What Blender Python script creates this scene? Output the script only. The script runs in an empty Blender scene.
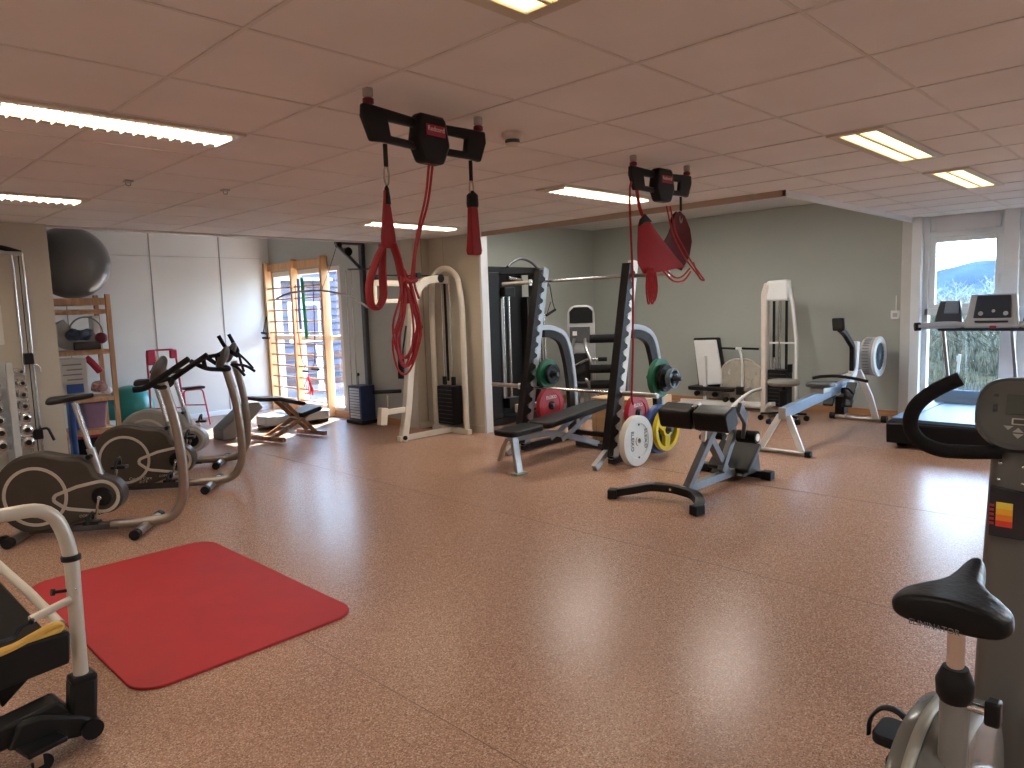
import bpy, bmesh, math, random
from mathutils import Vector, Matrix
random.seed(7)
S = bpy.context.scene
C = S.collection
V = Vector
R = math.radians
PI = math.pi

# ------------------------------------------------------------------ camera
yaw, pitch, roll = R(44.2297), R(6.1113), R(-1.8738)
fw = V((math.cos(pitch)*math.cos(yaw), math.cos(pitch)*math.sin(yaw), -math.sin(pitch)))
r0 = V((math.sin(yaw), -math.cos(yaw), 0))
u0 = r0.cross(fw)
rt = math.cos(roll)*r0 + math.sin(roll)*u0
up = rt.cross(fw)
cam_d = bpy.data.cameras.new('camera'); cam = bpy.data.objects.new('camera', cam_d); C.objects.link(cam)
M = Matrix((rt, up, -fw)).transposed().to_4x4(); M.translation = V((0, 0, 1.47))
cam.matrix_world = M
cam_d.sensor_width = 36; cam_d.lens = 717.1/1024*36; cam_d.clip_start = .02; cam_d.clip_end = 2000
S.camera = cam

# ------------------------------------------------------------------ light
S.view_settings.view_transform = 'Standard'; S.view_settings.look = 'None'
S.view_settings.gamma = 1; S.view_settings.use_curve_mapping = False
S.view_settings.exposure = 1.2
W = bpy.data.worlds.new('sky'); S.world = W; W.use_nodes = True
nt = W.node_tree; nt.nodes.clear()
wo = nt.nodes.new('ShaderNodeOutputWorld'); bg = nt.nodes.new('ShaderNodeBackground')
tc = nt.nodes.new('ShaderNodeTexCoord'); sx = nt.nodes.new('ShaderNodeSeparateXYZ'); cr = nt.nodes.new('ShaderNodeValToRGB')
cr.color_ramp.elements[0].position = 0.0; cr.color_ramp.elements[0].color = (.74, .88, 1, 1)
cr.color_ramp.elements[1].position = .6; cr.color_ramp.elements[1].color = (.28, .52, 1, 1)
nt.links.new(tc.outputs['Generated'], sx.inputs[0]); nt.links.new(sx.outputs['Z'], cr.inputs[0])
nt.links.new(cr.outputs[0], bg.inputs[0]); nt.links.new(bg.outputs[0], wo.inputs[0])
SKY = 12.0
bg.inputs[1].default_value = SKY
sd = bpy.data.lights.new('sun', 'SUN'); sd.energy = 20; sd.angle = R(.6); sd.color = (1, .96, .9)
sun = bpy.data.objects.new('sun', sd); C.objects.link(sun)
sun.rotation_euler = V((-1.15, -.72, -1.12)).to_track_quat('-Z', 'Y').to_euler()
LAMP = 12.5            # strength of the ceiling tubes

# ------------------------------------------------------------------ materials
MATS = {}
WROOT = {}      # things whose parts are written in room coordinates
def mat(name, col, rough=.5, metal=0, noise=0, scale=8, bump=0, coat=0, spec=.5, emit=None, estr=0, col2=None, nrough=None):
    if name in MATS: return MATS[name]
    m = bpy.data.materials.new(name); m.use_nodes = True; n = m.node_tree; b = n.nodes['Principled BSDF']
    b.inputs['Roughness'].default_value = rough; b.inputs['Metallic'].default_value = metal
    b.inputs['Coat Weight'].default_value = coat; b.inputs['Specular IOR Level'].default_value = spec
    c = (*col, 1); b.inputs['Base Color'].default_value = c
    if noise or bump:
        t = n.nodes.new('ShaderNodeTexCoord'); nz = n.nodes.new('ShaderNodeTexNoise'); nz.inputs['Scale'].default_value = scale; nz.inputs['Detail'].default_value = 3
        n.links.new(t.outputs['Object'], nz.inputs['Vector'])
        if noise:
            r = n.nodes.new('ShaderNodeValToRGB')
            c2 = col2 or tuple(x*(1-noise) for x in col)
            r.color_ramp.elements[0].color = (*c2, 1); r.color_ramp.elements[1].color = c
            r.color_ramp.elements[0].position = .35; r.color_ramp.elements[1].position = .65
            n.links.new(nz.outputs['Fac'], r.inputs[0]); n.links.new(r.outputs[0], b.inputs['Base Color'])
        if bump:
            bp = n.nodes.new('ShaderNodeBump'); bp.inputs['Strength'].default_value = bump; bp.inputs['Distance'].default_value = .01
            n.links.new(nz.outputs['Fac'], bp.inputs['Height']); n.links.new(bp.outputs[0], b.inputs['Normal'])
    if emit:
        b.inputs['Emission Color'].default_value = (*emit, 1); b.inputs['Emission Strength'].default_value = estr
    MATS[name] = m; return m

BLACK = mat('black_rubber', (.012, .012, .013), .55, spec=.2, noise=.2, scale=40)
FOAM = mat('black_foam', (.008, .008, .009), .8, spec=.2, bump=.3, scale=200)
VINYL = mat('black_vinyl', (.009, .009, .010), .38, spec=.2, bump=.1, scale=90)
PLAST = mat('black_plastic', (.010, .010, .011), .42, spec=.2, noise=.15, scale=20)
CHROME = mat('chrome', (.72, .72, .72), .18, 1, noise=.1, scale=12)
STEEL = mat('brushed_steel', (.45, .44, .42), .35, 1, noise=.15, scale=30)
DSTEEL = mat('dark_steel', (.10, .105, .115), .42, .6, noise=.15, scale=20)
WHITE = mat('cream_paint', (.70, .66, .58), .38, noise=.05, scale=6)
BWHITE = mat('white_paint', (.76, .78, .79), .38, noise=.04, scale=6)
BLUEGREY = mat('pale_blue_paint', (.42, .50, .60), .38, noise=.06, scale=6)
TAUPE = mat('taupe_plastic', (.060, .050, .041), .42, spec=.3, noise=.12, scale=10)
TAUPEL = mat('pale_decal', (.50, .46, .40), .45, noise=.05, scale=10)
CHAMP = mat('champagne_metal', (.36, .31, .27), .3, .75, noise=.1, scale=10)
REDF = mat('red_webbing', (.28, .008, .016), .75, bump=.4, scale=160)
REDD = mat('dark_red_canvas', (.10, .008, .014), .85, bump=.4, scale=160)
REDC = mat('red_cord', (.42, .016, .028), .6, noise=.3, scale=90)
REDP = mat('red_paint', (.45, .02, .06), .4, noise=.1, scale=10)
PLRED = mat('red_bumper', (.42, .02, .035), .45, noise=.12, scale=12)
PLGRN = mat('green_bumper', (.008, .13, .06), .45, noise=.12, scale=12)
PLBLU = mat('blue_bumper', (.02, .07, .26), .45, noise=.12, scale=12)
PLYEL = mat('yellow_bumper', (.75, .60, .02), .45, noise=.08, scale=12)
PLWHT = mat('white_bumper', (.66, .67, .62), .5, noise=.05, scale=12)
GREYP = mat('grey_plastic', (.20, .20, .20), .45, noise=.1, scale=10)
LGREY = mat('light_grey_plastic', (.45, .46, .46), .4, noise=.08, scale=10)
NAVY = mat('navy_metal', (.015, .03, .10), .4, noise=.15, scale=10)
LETW = mat('white_lettering', (.75, .74, .72), .5, noise=.03)
LETB = mat('dark_lettering', (.03, .03, .04), .5, noise=.03)

def wood(name, c1, c2, scale=6, rough=.45, axis=2):
    if name in MATS: return MATS[name]
    m = bpy.data.materials.new(name); m.use_nodes = True; n = m.node_tree; b = n.nodes['Principled BSDF']
    t = n.nodes.new('ShaderNodeTexCoord'); mp = n.nodes.new('ShaderNodeMapping'); nz = n.nodes.new('ShaderNodeTexNoise'); r = n.nodes.new('ShaderNodeValToRGB')
    s = [scale*6]*3; s[axis] = scale*.5; mp.inputs['Scale'].default_value = s; nz.inputs['Scale'].default_value = 1; nz.inputs['Detail'].default_value = 5
    r.color_ramp.elements[0].color = (*c1, 1); r.color_ramp.elements[1].color = (*c2, 1)
    r.color_ramp.elements[0].position = .35; r.color_ramp.elements[1].position = .68
    n.links.new(t.outputs['Object'], mp.inputs[0]); n.links.new(mp.outputs[0], nz.inputs['Vector']); n.links.new(nz.outputs['Fac'], r.inputs[0])
    n.links.new(r.outputs[0], b.inputs['Base Color']); b.inputs['Roughness'].default_value = rough
    MATS[name] = m; return m
PINE = wood('pine', (.55, .28, .11), (.68, .38, .17))
PINEX = wood('pine_shelf', (.45, .25, .13), (.60, .36, .20))
PLY = wood('birch_ply', (.58, .38, .20), (.66, .46, .27), 3, .5, 1)
BEECH = wood('dark_beech', (.20, .09, .035), (.33, .16, .065))
SKIRT = wood('skirting_wood', (.42, .20, .09), (.50, .26, .12), 4, .5, 1)

# ------------------------------------------------------------------ mesh builder
def fillet(pts, r=.05, n=6):
    pts = [V(p) for p in pts]
    if len(pts) < 3 or r <= 0: return pts
    out = [pts[0]]
    for i in range(1, len(pts)-1):
        a, b, c = pts[i-1], pts[i], pts[i+1]
        d1, d2 = a-b, c-b; l1, l2 = d1.length, d2.length
        q = min(r, l1*.49, l2*.49)
        p1, p2 = b+d1.normalized()*q, b+d2.normalized()*q
        for k in range(n+1):
            t = k/n; out.append((1-t)**2*p1 + 2*t*(1-t)*b + t*t*p2)
    out.append(pts[-1]); return out

class MB:
    def __init__(s): s.b = bmesh.new()
    def _m(s, vs, M):
        for v in vs: v.co = M @ v.co
    def box(s, c, d, rx=0, ry=0, rz=0):
        r = bmesh.ops.create_cube(s.b, size=1)['verts']
        s._m(r, Matrix.Translation(c) @ Matrix.Rotation(rz, 4, 'Z') @ Matrix.Rotation(ry, 4, 'Y') @ Matrix.Rotation(rx, 4, 'X') @ Matrix.Diagonal((*d, 1)))
        return s
    def bar(s, p, q, w, h, upv=(0, 0, 1)):
        p, q = V(p), V(q); d = (q-p); L = d.length; z = d.normalized(); u = V(upv)
        if abs(z.dot(u)) > .95: u = V((1, 0, 0))
        x = u.cross(z).normalized(); y = z.cross(x)
        r = bmesh.ops.create_cube(s.b, size=1)['verts']
        Mx = Matrix((x, y, z)).transposed().to_4x4(); Mx.translation = (p+q)/2
        s._m(r, Mx @ Matrix.Diagonal((w, h, L, 1))); return s
    def tube(s, pts, r, n=10, closed=False, fil=0, w=1, flat=None, caps=True):
        """sweep; r radius or list; w = width ratio on the side axis, flat = reference up axis"""
        pts = fillet(pts, fil) if fil else [V(p) for p in pts]
        N = len(pts); rings = []; prev = None
        for i, p in enumerate(pts):
            if closed: t = pts[(i+1) % N]-pts[i-1]
            else: t = pts[min(i+1, N-1)]-pts[max(i-1, 0)]
            if t.length < 1e-9: t = V((0, 0, 1))
            t.normalize()
            if flat is not None: u = V(flat)
            elif prev is None: u = V((0, 0, 1)) if abs(t.z) < .9 else V((1, 0, 0))
            else: u = prev
            x = (u - t*u.dot(t))
            if x.length < 1e-6: x = V((1, 0, 0)) - t*t.x
            x.normalize(); y = t.cross(x); prev = x
            rr = r[i] if isinstance(r, (list, tuple)) else r
            rings.append([s.b.verts.new(p + x*math.cos(2*PI*k/n+PI/n)*rr + y*math.sin(2*PI*k/n+PI/n)*rr*w) for k in range(n)])
        for i in range(N if closed else N-1):
            a, c = rings[i], rings[(i+1) % N]
            for k in range(n): s.b.faces.new((a[k], a[(k+1) % n], c[(k+1) % n], c[k]))
        if not closed and caps:
            s.b.faces.new(rings[0][::-1]); s.b.faces.new(rings[-1])
        return s
    def cyl(s, p, q, r, r2=None, n=16): return s.tube([p, q], [r, r if r2 is None else r2], n)
    def rect(s, pts, w, h, fil=0, flat=(0, 1, 0)):
        """rectangular section sweep: w along flat axis, h across"""
        k = math.sqrt(.5)*2/2
        return s.tube(pts, w*k, 4, fil=fil, w=h/w, flat=flat)
    def ball(s, c, r, sc=(1, 1, 1), u=20, v=14):
        q = bmesh.ops.create_uvsphere(s.b, u_segments=u, v_segments=v, radius=r)['verts']
        s._m(q, Matrix.Translation(c) @ Matrix.Diagonal((*sc, 1))); return s
    def prism(s, out, a, b, plane='xz'):
        """outline in a plane, extruded a..b on the third axis"""
        f = {'xz': lambda p, t: (p[0], t, p[1]), 'xy': lambda p, t: (p[0], p[1], t), 'yz': lambda p, t: (t, p[0], p[1])}[plane]
        A = [s.b.verts.new(f(p, a)) for p in out]; B = [s.b.verts.new(f(p, b)) for p in out]; n = len(out)
        fs = [s.b.faces.new(A), s.b.faces.new(B[::-1])]
        for i in range(n): fs.append(s.b.faces.new((A[i], B[i], B[(i+1) % n], A[(i+1) % n])))
        bmesh.ops.recalc_face_normals(s.b, faces=fs); return s
    def ann(s, c, R1, R2, y0, y1, a0=0, a1=2*PI, n=32, plane='xz'):
        full = abs(a1-a0-2*PI) < 1e-6; N = n if full else n+1; rg = []
        f = {'xz': lambda x, z, t: (c[0]+x, t, c[1]+z), 'xy': lambda x, z, t: (c[0]+x, c[1]+z, t), 'yz': lambda x, z, t: (t, c[0]+x, c[1]+z)}[plane]
        for i in range(N):
            a = a0+(a1-a0)*i/n; ca, sa = math.cos(a), math.sin(a)
            rg.append([s.b.verts.new(f(ca*q, sa*q, t)) for q, t in ((R1, y0), (R2, y0), (R2, y1), (R1, y1))])
        fs = []
        for i in range(N if full else N-1):
            A, B = rg[i], rg[(i+1) % N]
            for k in range(4): fs.append(s.b.faces.new((A[k], A[(k+1) % 4], B[(k+1) % 4], B[k])))
        if not full: fs.append(s.b.faces.new(rg[0])); fs.append(s.b.faces.new(rg[-1][::-1]))
        bmesh.ops.recalc_face_normals(s.b, faces=fs); return s
    def lathe(s, prof, c=(0, 0, 0), ax='z', n=28):
        rg = []
        for r, h in prof:
            ring = []
            for k in range(n):
                a = 2*PI*k/n; x, y = r*math.cos(a), r*math.sin(a)
                p = {'z': (x, y, h), 'y': (x, h, y), 'x': (h, x, y)}[ax]
                ring.append(s.b.verts.new(V(p)+V(c)))
            rg.append(ring)
        fs = []
        for i in range(len(rg)-1):
            for k in range(n): fs.append(s.b.faces.new((rg[i][k], rg[i][(k+1) % n], rg[i+1][(k+1) % n], rg[i+1][k])))
        fs.append(s.b.faces.new(rg[0])); fs.append(s.b.faces.new(rg[-1]))
        bmesh.ops.recalc_face_normals(s.b, faces=fs); return s
    def grid(s, rows, thick=None):
        vs = [[s.b.verts.new(p) for p in row] for row in rows]; fs = []
        for i in range(len(vs)-1):
            for j in range(len(vs[0])-1): fs.append(s.b.faces.new((vs[i][j], vs[i][j+1], vs[i+1][j+1], vs[i+1][j])))
        return s
    def loft(s, rows):
        """closed loops lofted, capped"""
        vs = [[s.b.verts.new(p) for p in row] for row in rows]; n = len(rows[0]); fs = []
        for i in range(len(vs)-1):
            for j in range(n): fs.append(s.b.faces.new((vs[i][j], vs[i][(j+1) % n], vs[i+1][(j+1) % n], vs[i+1][j])))
        fs.append(s.b.faces.new(vs[0])); fs.append(s.b.faces.new(vs[-1]))
        bmesh.ops.recalc_face_normals(s.b, faces=fs); return s
    def build(s, name, m, parent=None, bevel=0, solid=0, ang=40, sub=0):
        me = bpy.data.meshes.new(name)
        if parent is not None and parent.name in WROOT:
            s.b.transform(WROOT[parent.name])
        bmesh.ops.recalc_face_normals(s.b, faces=s.b.faces[:]) if not solid else None
        s.b.to_mesh(me); s.b.free()
        me.polygons.foreach_set('use_smooth', [True]*len(me.polygons))
        me.set_sharp_from_angle(angle=R(ang))
        o = bpy.data.objects.new(name, me); C.objects.link(o); me.materials.append(m)
        if parent is not None:
            o.parent = parent
            if parent.name in WROOT: WROOT[o.name] = WROOT[parent.name]
        if solid:
            md = o.modifiers.new('thickness', 'SOLIDIFY'); md.thickness = solid; md.offset = 0
        if bevel:
            md = o.modifiers.new('bevel', 'BEVEL'); md.width = bevel; md.segments = 2; md.limit_method = 'ANGLE'; md.angle_limit = R(35)
        if sub:
            md = o.modifiers.new('subdivision', 'SUBSURF'); md.levels = sub; md.render_levels = sub
        return o

def tag(o, label=None, cat=None, group=None, kind=None):
    if label: o['label'] = label
    if cat: o['category'] = cat
    if group: o['group'] = group
    if kind: o['kind'] = kind
    return o

def thing(name, label, cat, loc=(0, 0, 0), rz=0, group=None, world=False):
    o = bpy.data.objects.new(name, None); C.objects.link(o); o.empty_display_size = .1
    o.location = loc; o.rotation_euler = (0, 0, R(rz))
    o.matrix_basis = Matrix.Translation(loc) @ Matrix.Rotation(R(rz), 4, 'Z')
    tag(o, label, cat, group)
    if world: WROOT[o.name] = o.matrix_basis.inverted()
    return o
def kids(o): return [c for c in C.objects if c.parent == o]
def copy_tree(o, loc=None, rz=None, label=None, parent=None):
    c = o.copy(); C.objects.link(c)
    if parent is not None: c.parent = parent
    if loc is not None: c.location = loc
    if rz is not None: c.rotation_euler = (0, 0, R(rz))
    if label: c['label'] = label
    for k in kids(o): copy_tree(k, parent=c)
    return c
def struct(o): o['kind'] = 'structure'; return o
def text(name, s, size, m, parent, Mx, ext=.001):
    cu = bpy.data.curves.new(name, 'FONT'); cu.body = s; cu.size = size; cu.extrude = ext; cu.align_x = 'CENTER'; cu.align_y = 'CENTER'; cu.resolution_u = 2
    t = bpy.data.objects.new('tmp', cu); C.objects.link(t)
    dg = bpy.context.evaluated_depsgraph_get(); me = bpy.data.meshes.new_from_object(t.evaluated_get(dg))
    C.objects.unlink(t); bpy.data.objects.remove(t)
    me.transform(Mx)
    if parent is not None and parent.name in WROOT: me.transform(WROOT[parent.name])
    me.materials.clear(); me.materials.append(m)
    o = bpy.data.objects.new(name, me); C.objects.link(o)
    if parent is not None: o.parent = parent
    return o
def frame(o, x, y):
    x, y = V(x).normalized(), V(y).normalized(); z = x.cross(y)
    Mx = Matrix((x, y, z)).transposed().to_4x4(); Mx.translation = V(o); return Mx

# ------------------------------------------------------------------ room surfaces
def floor_mat():
    m = bpy.data.materials.new('speckled_linoleum'); m.use_nodes = True; n = m.node_tree; b = n.nodes['Principled BSDF']; L = n.links.new
    t = n.nodes.new('ShaderNodeTexCoord')
    v = n.nodes.new('ShaderNodeTexVoronoi'); v.inputs['Scale'].default_value = 230; L(t.outputs['Object'], v.inputs['Vector'])
    r = n.nodes.new('ShaderNodeValToRGB'); e = r.color_ramp.elements
    e[0].position = .0; e[0].color = (.20, .115, .078, 1); e[1].position = 1; e[1].color = (.60, .44, .34, 1)
    e2 = e.new(.25); e2.color = (.36, .205, .145, 1); e3 = e.new(.75); e3.color = (.43, .258, .185, 1)
    sp = n.nodes.new('ShaderNodeSeparateColor'); L(v.outputs['Color'], sp.inputs[0]); L(sp.outputs[0], r.inputs[0])
    nz = n.nodes.new('ShaderNodeTexNoise'); nz.inputs['Scale'].default_value = 1.1; nz.inputs['Detail'].default_value = 4; L(t.outputs['Object'], nz.inputs['Vector'])
    r2 = n.nodes.new('ShaderNodeValToRGB'); r2.color_ramp.elements[0].color = (.90, .90, .90, 1); r2.color_ramp.elements[1].color = (1, 1, 1, 1)
    L(nz.outputs['Fac'], r2.inputs[0])
    mx = n.nodes.new('ShaderNodeMix'); mx.data_type = 'RGBA'; mx.blend_type = 'MULTIPLY'; mx.inputs[0].default_value = 1
    L(r.outputs[0], mx.inputs[6]); L(r2.outputs[0], mx.inputs[7]); L(mx.outputs[2], b.inputs['Base Color'])
    n2 = n.nodes.new('ShaderNodeTexNoise'); n2.inputs['Scale'].default_value = 5; n2.inputs['Detail'].default_value = 5; L(t.outputs['Object'], n2.inputs['Vector'])
    mr = n.nodes.new('ShaderNodeMapRange'); mr.inputs['To Min'].default_value = .25; mr.inputs['To Max'].default_value = .31; b.inputs['Roughness'].default_value = .27
    bp = n.nodes.new('ShaderNodeBump'); bp.inputs['Strength'].default_value = .05; bp.inputs['Distance'].default_value = .002
    n3 = n.nodes.new('ShaderNodeTexNoise'); n3.inputs['Scale'].default_value = 22; n3.inputs['Detail'].default_value = 3; L(t.outputs['Object'], n3.inputs['Vector'])
    L(n3.outputs['Fac'], bp.inputs['Height']); L(bp.outputs[0], b.inputs['Normal'])
    b.inputs['Specular IOR Level'].default_value = .14
    return m
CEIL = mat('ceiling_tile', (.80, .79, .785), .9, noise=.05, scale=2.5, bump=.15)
TBAR = mat('ceiling_grid_bar', (.70, .68, .66), .6, noise=.05, scale=6)
WTEAL = mat('sage_wall_paint', (.41, .435, .40), .75, noise=.05, scale=1.4)
WLEFT = mat('off_white_panel', (.60, .60, .57), .7, noise=.04, scale=1.2)
WBEIGE = mat('beige_panel', (.53, .485, .41), .7, noise=.05, scale=1.6)
WSOFF = mat('fascia_beige', (.46, .36, .28), .7, noise=.05, scale=3)
FRW = mat('white_window_frame', (.80, .84, .86), .45, noise=.04, scale=4)

CH = 2.34; AH = 2.65
XW, YR = -2.6, -3.2
# floor slab
struct(MB().box(((XW+9.6)/2, (YR+10.9)/2, -.06), (9.6-XW, 10.9-YR, .12)).build('floor', floor_mat()))
sm = MB()
for x in (-.45, 1.55, 3.55, 5.35, 7.35): sm.box((x, 2.1, .0004), (.003, 10.4, .0008))
struct(sm.build('trim_12', mat('floor_seam', (.16, .10, .075), .6, noise=.2)))
# main ceiling: L shaped, with the two taller alcoves left open
cb = MB()
cb.box(((XW+5.8)/2, (YR+7.55)/2, CH+.03), (5.8-XW, 7.55-YR, .06))
cb.box(((5.8+9.5)/2, (YR+2.52)/2, CH+.03), (9.5-5.8, 2.52-YR, .06))
struct(cb.build('ceiling', CEIL))
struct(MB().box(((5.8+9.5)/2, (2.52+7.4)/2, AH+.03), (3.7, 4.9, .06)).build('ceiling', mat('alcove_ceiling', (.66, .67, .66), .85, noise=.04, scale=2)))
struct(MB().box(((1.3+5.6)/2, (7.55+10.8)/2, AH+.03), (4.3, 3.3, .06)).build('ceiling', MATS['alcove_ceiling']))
# fascias around the alcove openings
fb = MB(); fb.box((5.815, (2.5+6.1)/2, (2.29+AH)/2), (.03, 3.6, AH-2.29)); struct(fb.build('trim_1', WSOFF))
fb = MB(); fb.box(((5.8+9.36)/2, 2.515, (2.29+AH)/2), (3.56, .03, AH-2.29)); struct(fb.build('trim_2', BWHITE))
fb = MB(); fb.box(((1.8+5.53)/2, 7.565, (2.32+AH)/2), (3.73, .03, AH-2.32)); struct(fb.build('trim_3', WLEFT))
# exposed grid bars of the tile ceiling
GX, GY, GS = 1.0946, .9445, .6
gb = MB()
i = -7
while GX+i*GS < 9.4:
    x = GX+i*GS*.9962; i += 1
    if x < XW: continue
    y1 = 7.55 if x < 5.8 else 2.52
    gb.box((x, (YR+y1)/2, CH-.0015), (.014, y1-YR, .005))
for j in range(-7, 12):
    y = GY+j*.603
    if y < YR or y > 7.5: continue
    x1 = 5.8 if y > 2.5 else 9.35
    gb.box(((XW+x1)/2, y, CH-.001), (x1-XW, .014, .004))
struct(gb.build('trim_4', TBAR))

# walls
T = .12
def wallbox(name, x0, x1, y0, y1, z0, z1, m): return struct(MB().box(((x0+x1)/2, (y0+y1)/2, (z0+z1)/2), (x1-x0, y1-y0, z1-z0)).build(name, m))
wallbox('wall_west', XW-T, XW, YR-T, 7.6, 0, AH, WBEIGE)
wallbox('wall_south', XW-T, 9.6, YR-T, YR, 0, AH, WBEIGE)
wallbox('wall_left_front', XW-T, 1.81, 7.5, 7.5+T, 0, AH, WBEIGE)
wallbox('wall_alcove_side', 1.3, 1.42, 7.62, 10.6, 0, AH, WLEFT)
wallbox('wall_left', 1.3, 5.7, 10.6, 10.6+T, 0, AH, WLEFT)
# wall with the tall left window (opening y 8.62..10.58, z .07..2.12)
wl = MB()
wl.box((5.59, (7.1+8.62)/2, AH/2), (T, 1.52, AH)); wl.box((5.59, 9.6, (2.12+AH)/2), (T, 1.96, AH-2.12)); wl.box((5.59, 9.6, .035), (T, 1.96, .07)); wl.box((5.59, 10.65, AH/2), (T, .14, AH))
struct(wl.build('wall_wallbars', WTEAL))
# boxed corner and partition
wallbox('wall_boxed_corner', 5.52, 5.84, 7.0, 7.22, 0, AH, WBEIGE)
wallbox('wall_partition', 5.78, 5.88, 6.09, 7.22, 0, AH, WBEIGE)
struct(MB().box((5.83, 6.075, CH/2), (.11, .03, CH)).build('trim_5', mat('white_edge_trim', (.72, .75, .80), .5, noise=.03)))
# right alcove
wallbox('wall_alcove_back', 5.7, 9.5, 7.2, 7.2+T, 0, AH, WTEAL)
wallbox('wall_far', 9.36, 9.48, 2.62, 7.3, 0, AH, WTEAL)
# window wall: pilaster and frames
def bars(name, items, m, bev=.004):
    b = MB()
    for (y0, y1, z0, z1, d0, d1) in items: b.box(((d0+d1)/2, (y0+y1)/2, (z0+z1)/2), (d1-d0, y1-y0, z1-z0))
    return struct(b.build(name, m, bevel=bev))
bars('wall_window_pier', [(2.50, 2.62, 0, CH, 9.30, 9.5)], mat('pale_pier', (.62, .62, .60), .6, noise=.04))
bars('window_1', [(2.40, 2.50, 0, CH, 9.24, 9.46), (2.34, 2.40, 0, CH, 9.33, 9.44), (1.62, 2.34, 2.10, 2.16, 9.33, 9.44),
    (1.62, 2.34, 2.16, CH, 9.36, 9.42), (1.62, 2.38, 1.22, 1.30, 9.33, 9.44), (1.62, 2.38, .22, .30, 9.31, 9.44), (1.62, 2.38, 0, .22, 9.36, 9.42),
    (2.28, 2.34, 1.30, 2.10, 9.35, 9.43), (1.62, 1.70, 1.30, 2.10, 9.35, 9.43), (1.70, 2.28, 2.045, 2.10, 9.35, 9.43), (1.70, 2.28, 1.30, 1.345, 9.35, 9.43)], FRW)
bars('trim_6', [(1.48, 1.62, 0, CH, 9.28, 9.46)], FRW)
bars('window_2', [(.62, 1.48, 2.10, CH, 9.33, 9.44), (.62, 1.48, 1.22, 1.30, 9.33, 9.44), (.62, 1.48, 0, .30, 9.33, 9.44), (1.40, 1.48, .3, 2.1, 9.35, 9.43), (.62, .70, .3, 2.1, 9.35, 9.43)], FRW)
bars('trim_7', [(.48, .62, 0, CH, 9.28, 9.46)], FRW)
bars('window_3', [(-.4, .48, 2.10, CH, 9.33, 9.44), (-.4, .48, 1.22, 1.30, 9.33, 9.44), (-.4, .48, 0, .30, 9.33, 9.44), (.40, .48, .3, 2.1, 9.35, 9.43), (-.4, -.3, .3, 2.1, 9.35, 9.43)], FRW)
bars('trim_11', [(-.54, -.4, 0, CH, 9.28, 9.46), (-1.6, -1.46, 0, CH, 9.28, 9.46), (-2.66, -2.52, 0, CH, 9.28, 9.46)], FRW)
bars('window_10', [(-2.52, -.54, 2.10, CH, 9.33, 9.44), (-2.52, -.54, 1.22, 1.30, 9.33, 9.44), (-2.52, -.54, 0, .30, 9.33, 9.44)], FRW)  # unseen windows added along the facade to let in more daylight
wallbox('wall_right', 9.36, 9.48, YR, -2.6, 0, AH, WTEAL)
wallbox('wall_above_windows', 9.36, 9.48, -2.66, 2.62, CH, AH, WTEAL)
bars('trim_8', [(1.66, 1.70, 2.17, 2.30, 9.34, 9.36), (2.28, 2.32, 2.17, 2.30, 9.34, 9.36)], FRW)
h = MB(); h.cyl((9.32, 1.66, 1.66), (9.32, 1.66, 1.56), .009); h.cyl((9.35, 1.66, 1.65), (9.32, 1.66, 1.65), .012); struct(h.build('window_4', BWHITE))
def glass():
    m = bpy.data.materials.new('window_glass'); m.use_nodes = True; n = m.node_tree; n.nodes.clear()
    o = n.nodes.new('ShaderNodeOutputMaterial'); t = n.nodes.new('ShaderNodeBsdfTransparent'); g = n.nodes.new('ShaderNodeBsdfGlossy'); x = n.nodes.new('ShaderNodeMixShader')
    nz = n.nodes.new('ShaderNodeTexNoise'); nz.inputs['Scale'].default_value = 3
    t.inputs[0].default_value = (.93, .96, .96, 1); g.inputs['Roughness'].default_value = .03; x.inputs[0].default_value = .06
    n.links.new(nz.outputs['Fac'], g.inputs['Color'])
    n.links.new(t.outputs[0], x.inputs[1]); n.links.new(g.outputs[0], x.inputs[2]); n.links.new(x.outputs[0], o.inputs[0]); return m
GL = glass()
for k, (y0, y1) in enumerate(((1.62, 2.38), (.62, 1.48), (-.4, .48))):
    bars('window_%d' % (5+k), [(y0+.02, y1-.02, .3, 1.22, 9.39, 9.395), (y0+.02, y1-.02, 1.3, 2.1, 9.39, 9.395)], GL, 0)
# left tall window frame
bars('window_8', [(8.62, 8.70, .07, 2.12, 5.54, 5.64), (10.50, 10.58, .07, 2.12, 5.54, 5.64), (9.06, 9.13, .07, 2.12, 5.55, 5.63), (9.13, 10.5, 2.05, 2.12, 5.54, 5.64), (8.7, 9.06, 2.06, 2.12, 5.54, 5.64),
    (8.62, 10.58, .07, .14, 5.54, 5.64), (8.7, 10.5, 1.08, 1.15, 5.55, 5.63), (9.80, 9.87, .14, 2.05, 5.55, 5.63)], mat('pale_window_frame', (.74, .70, .64), .5, noise=.04))
bars('window_9', [(8.68, 10.52, .12, 2.08, 5.585, 5.59)], GL, 0)
# skirting
def skirt(name, x0, x1, y0, y1, m, z=.07): return struct(MB().box(((x0+x1)/2, (y0+y1)/2, z/2), (x1-x0, y1-y0, z)).build(name, m, bevel=.003))
skirt('baseboard_far', 9.345, 9.36, 2.62, 7.2, SKIRT, .08)
skirt('baseboard_alcove', 5.88, 9.345, 7.185, 7.2, SKIRT, .08)
skirt('baseboard_wallbars', 5.51, 5.53, 7.22, 10.6, SKIRT, .09)
skirt('baseboard_left', 1.42, 5.51, 10.585, 10.6, BWHITE, .07)
skirt('baseboard_corner', 5.505, 5.78, 6.985, 7.0, WBEIGE, .08)
skirt('baseboard_partition', 5.765, 5.78, 6.09, 6.985, WBEIGE, .08)
skirt('baseboard_front', XW, 1.81, 7.485, 7.5, WBEIGE, .08)
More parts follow.
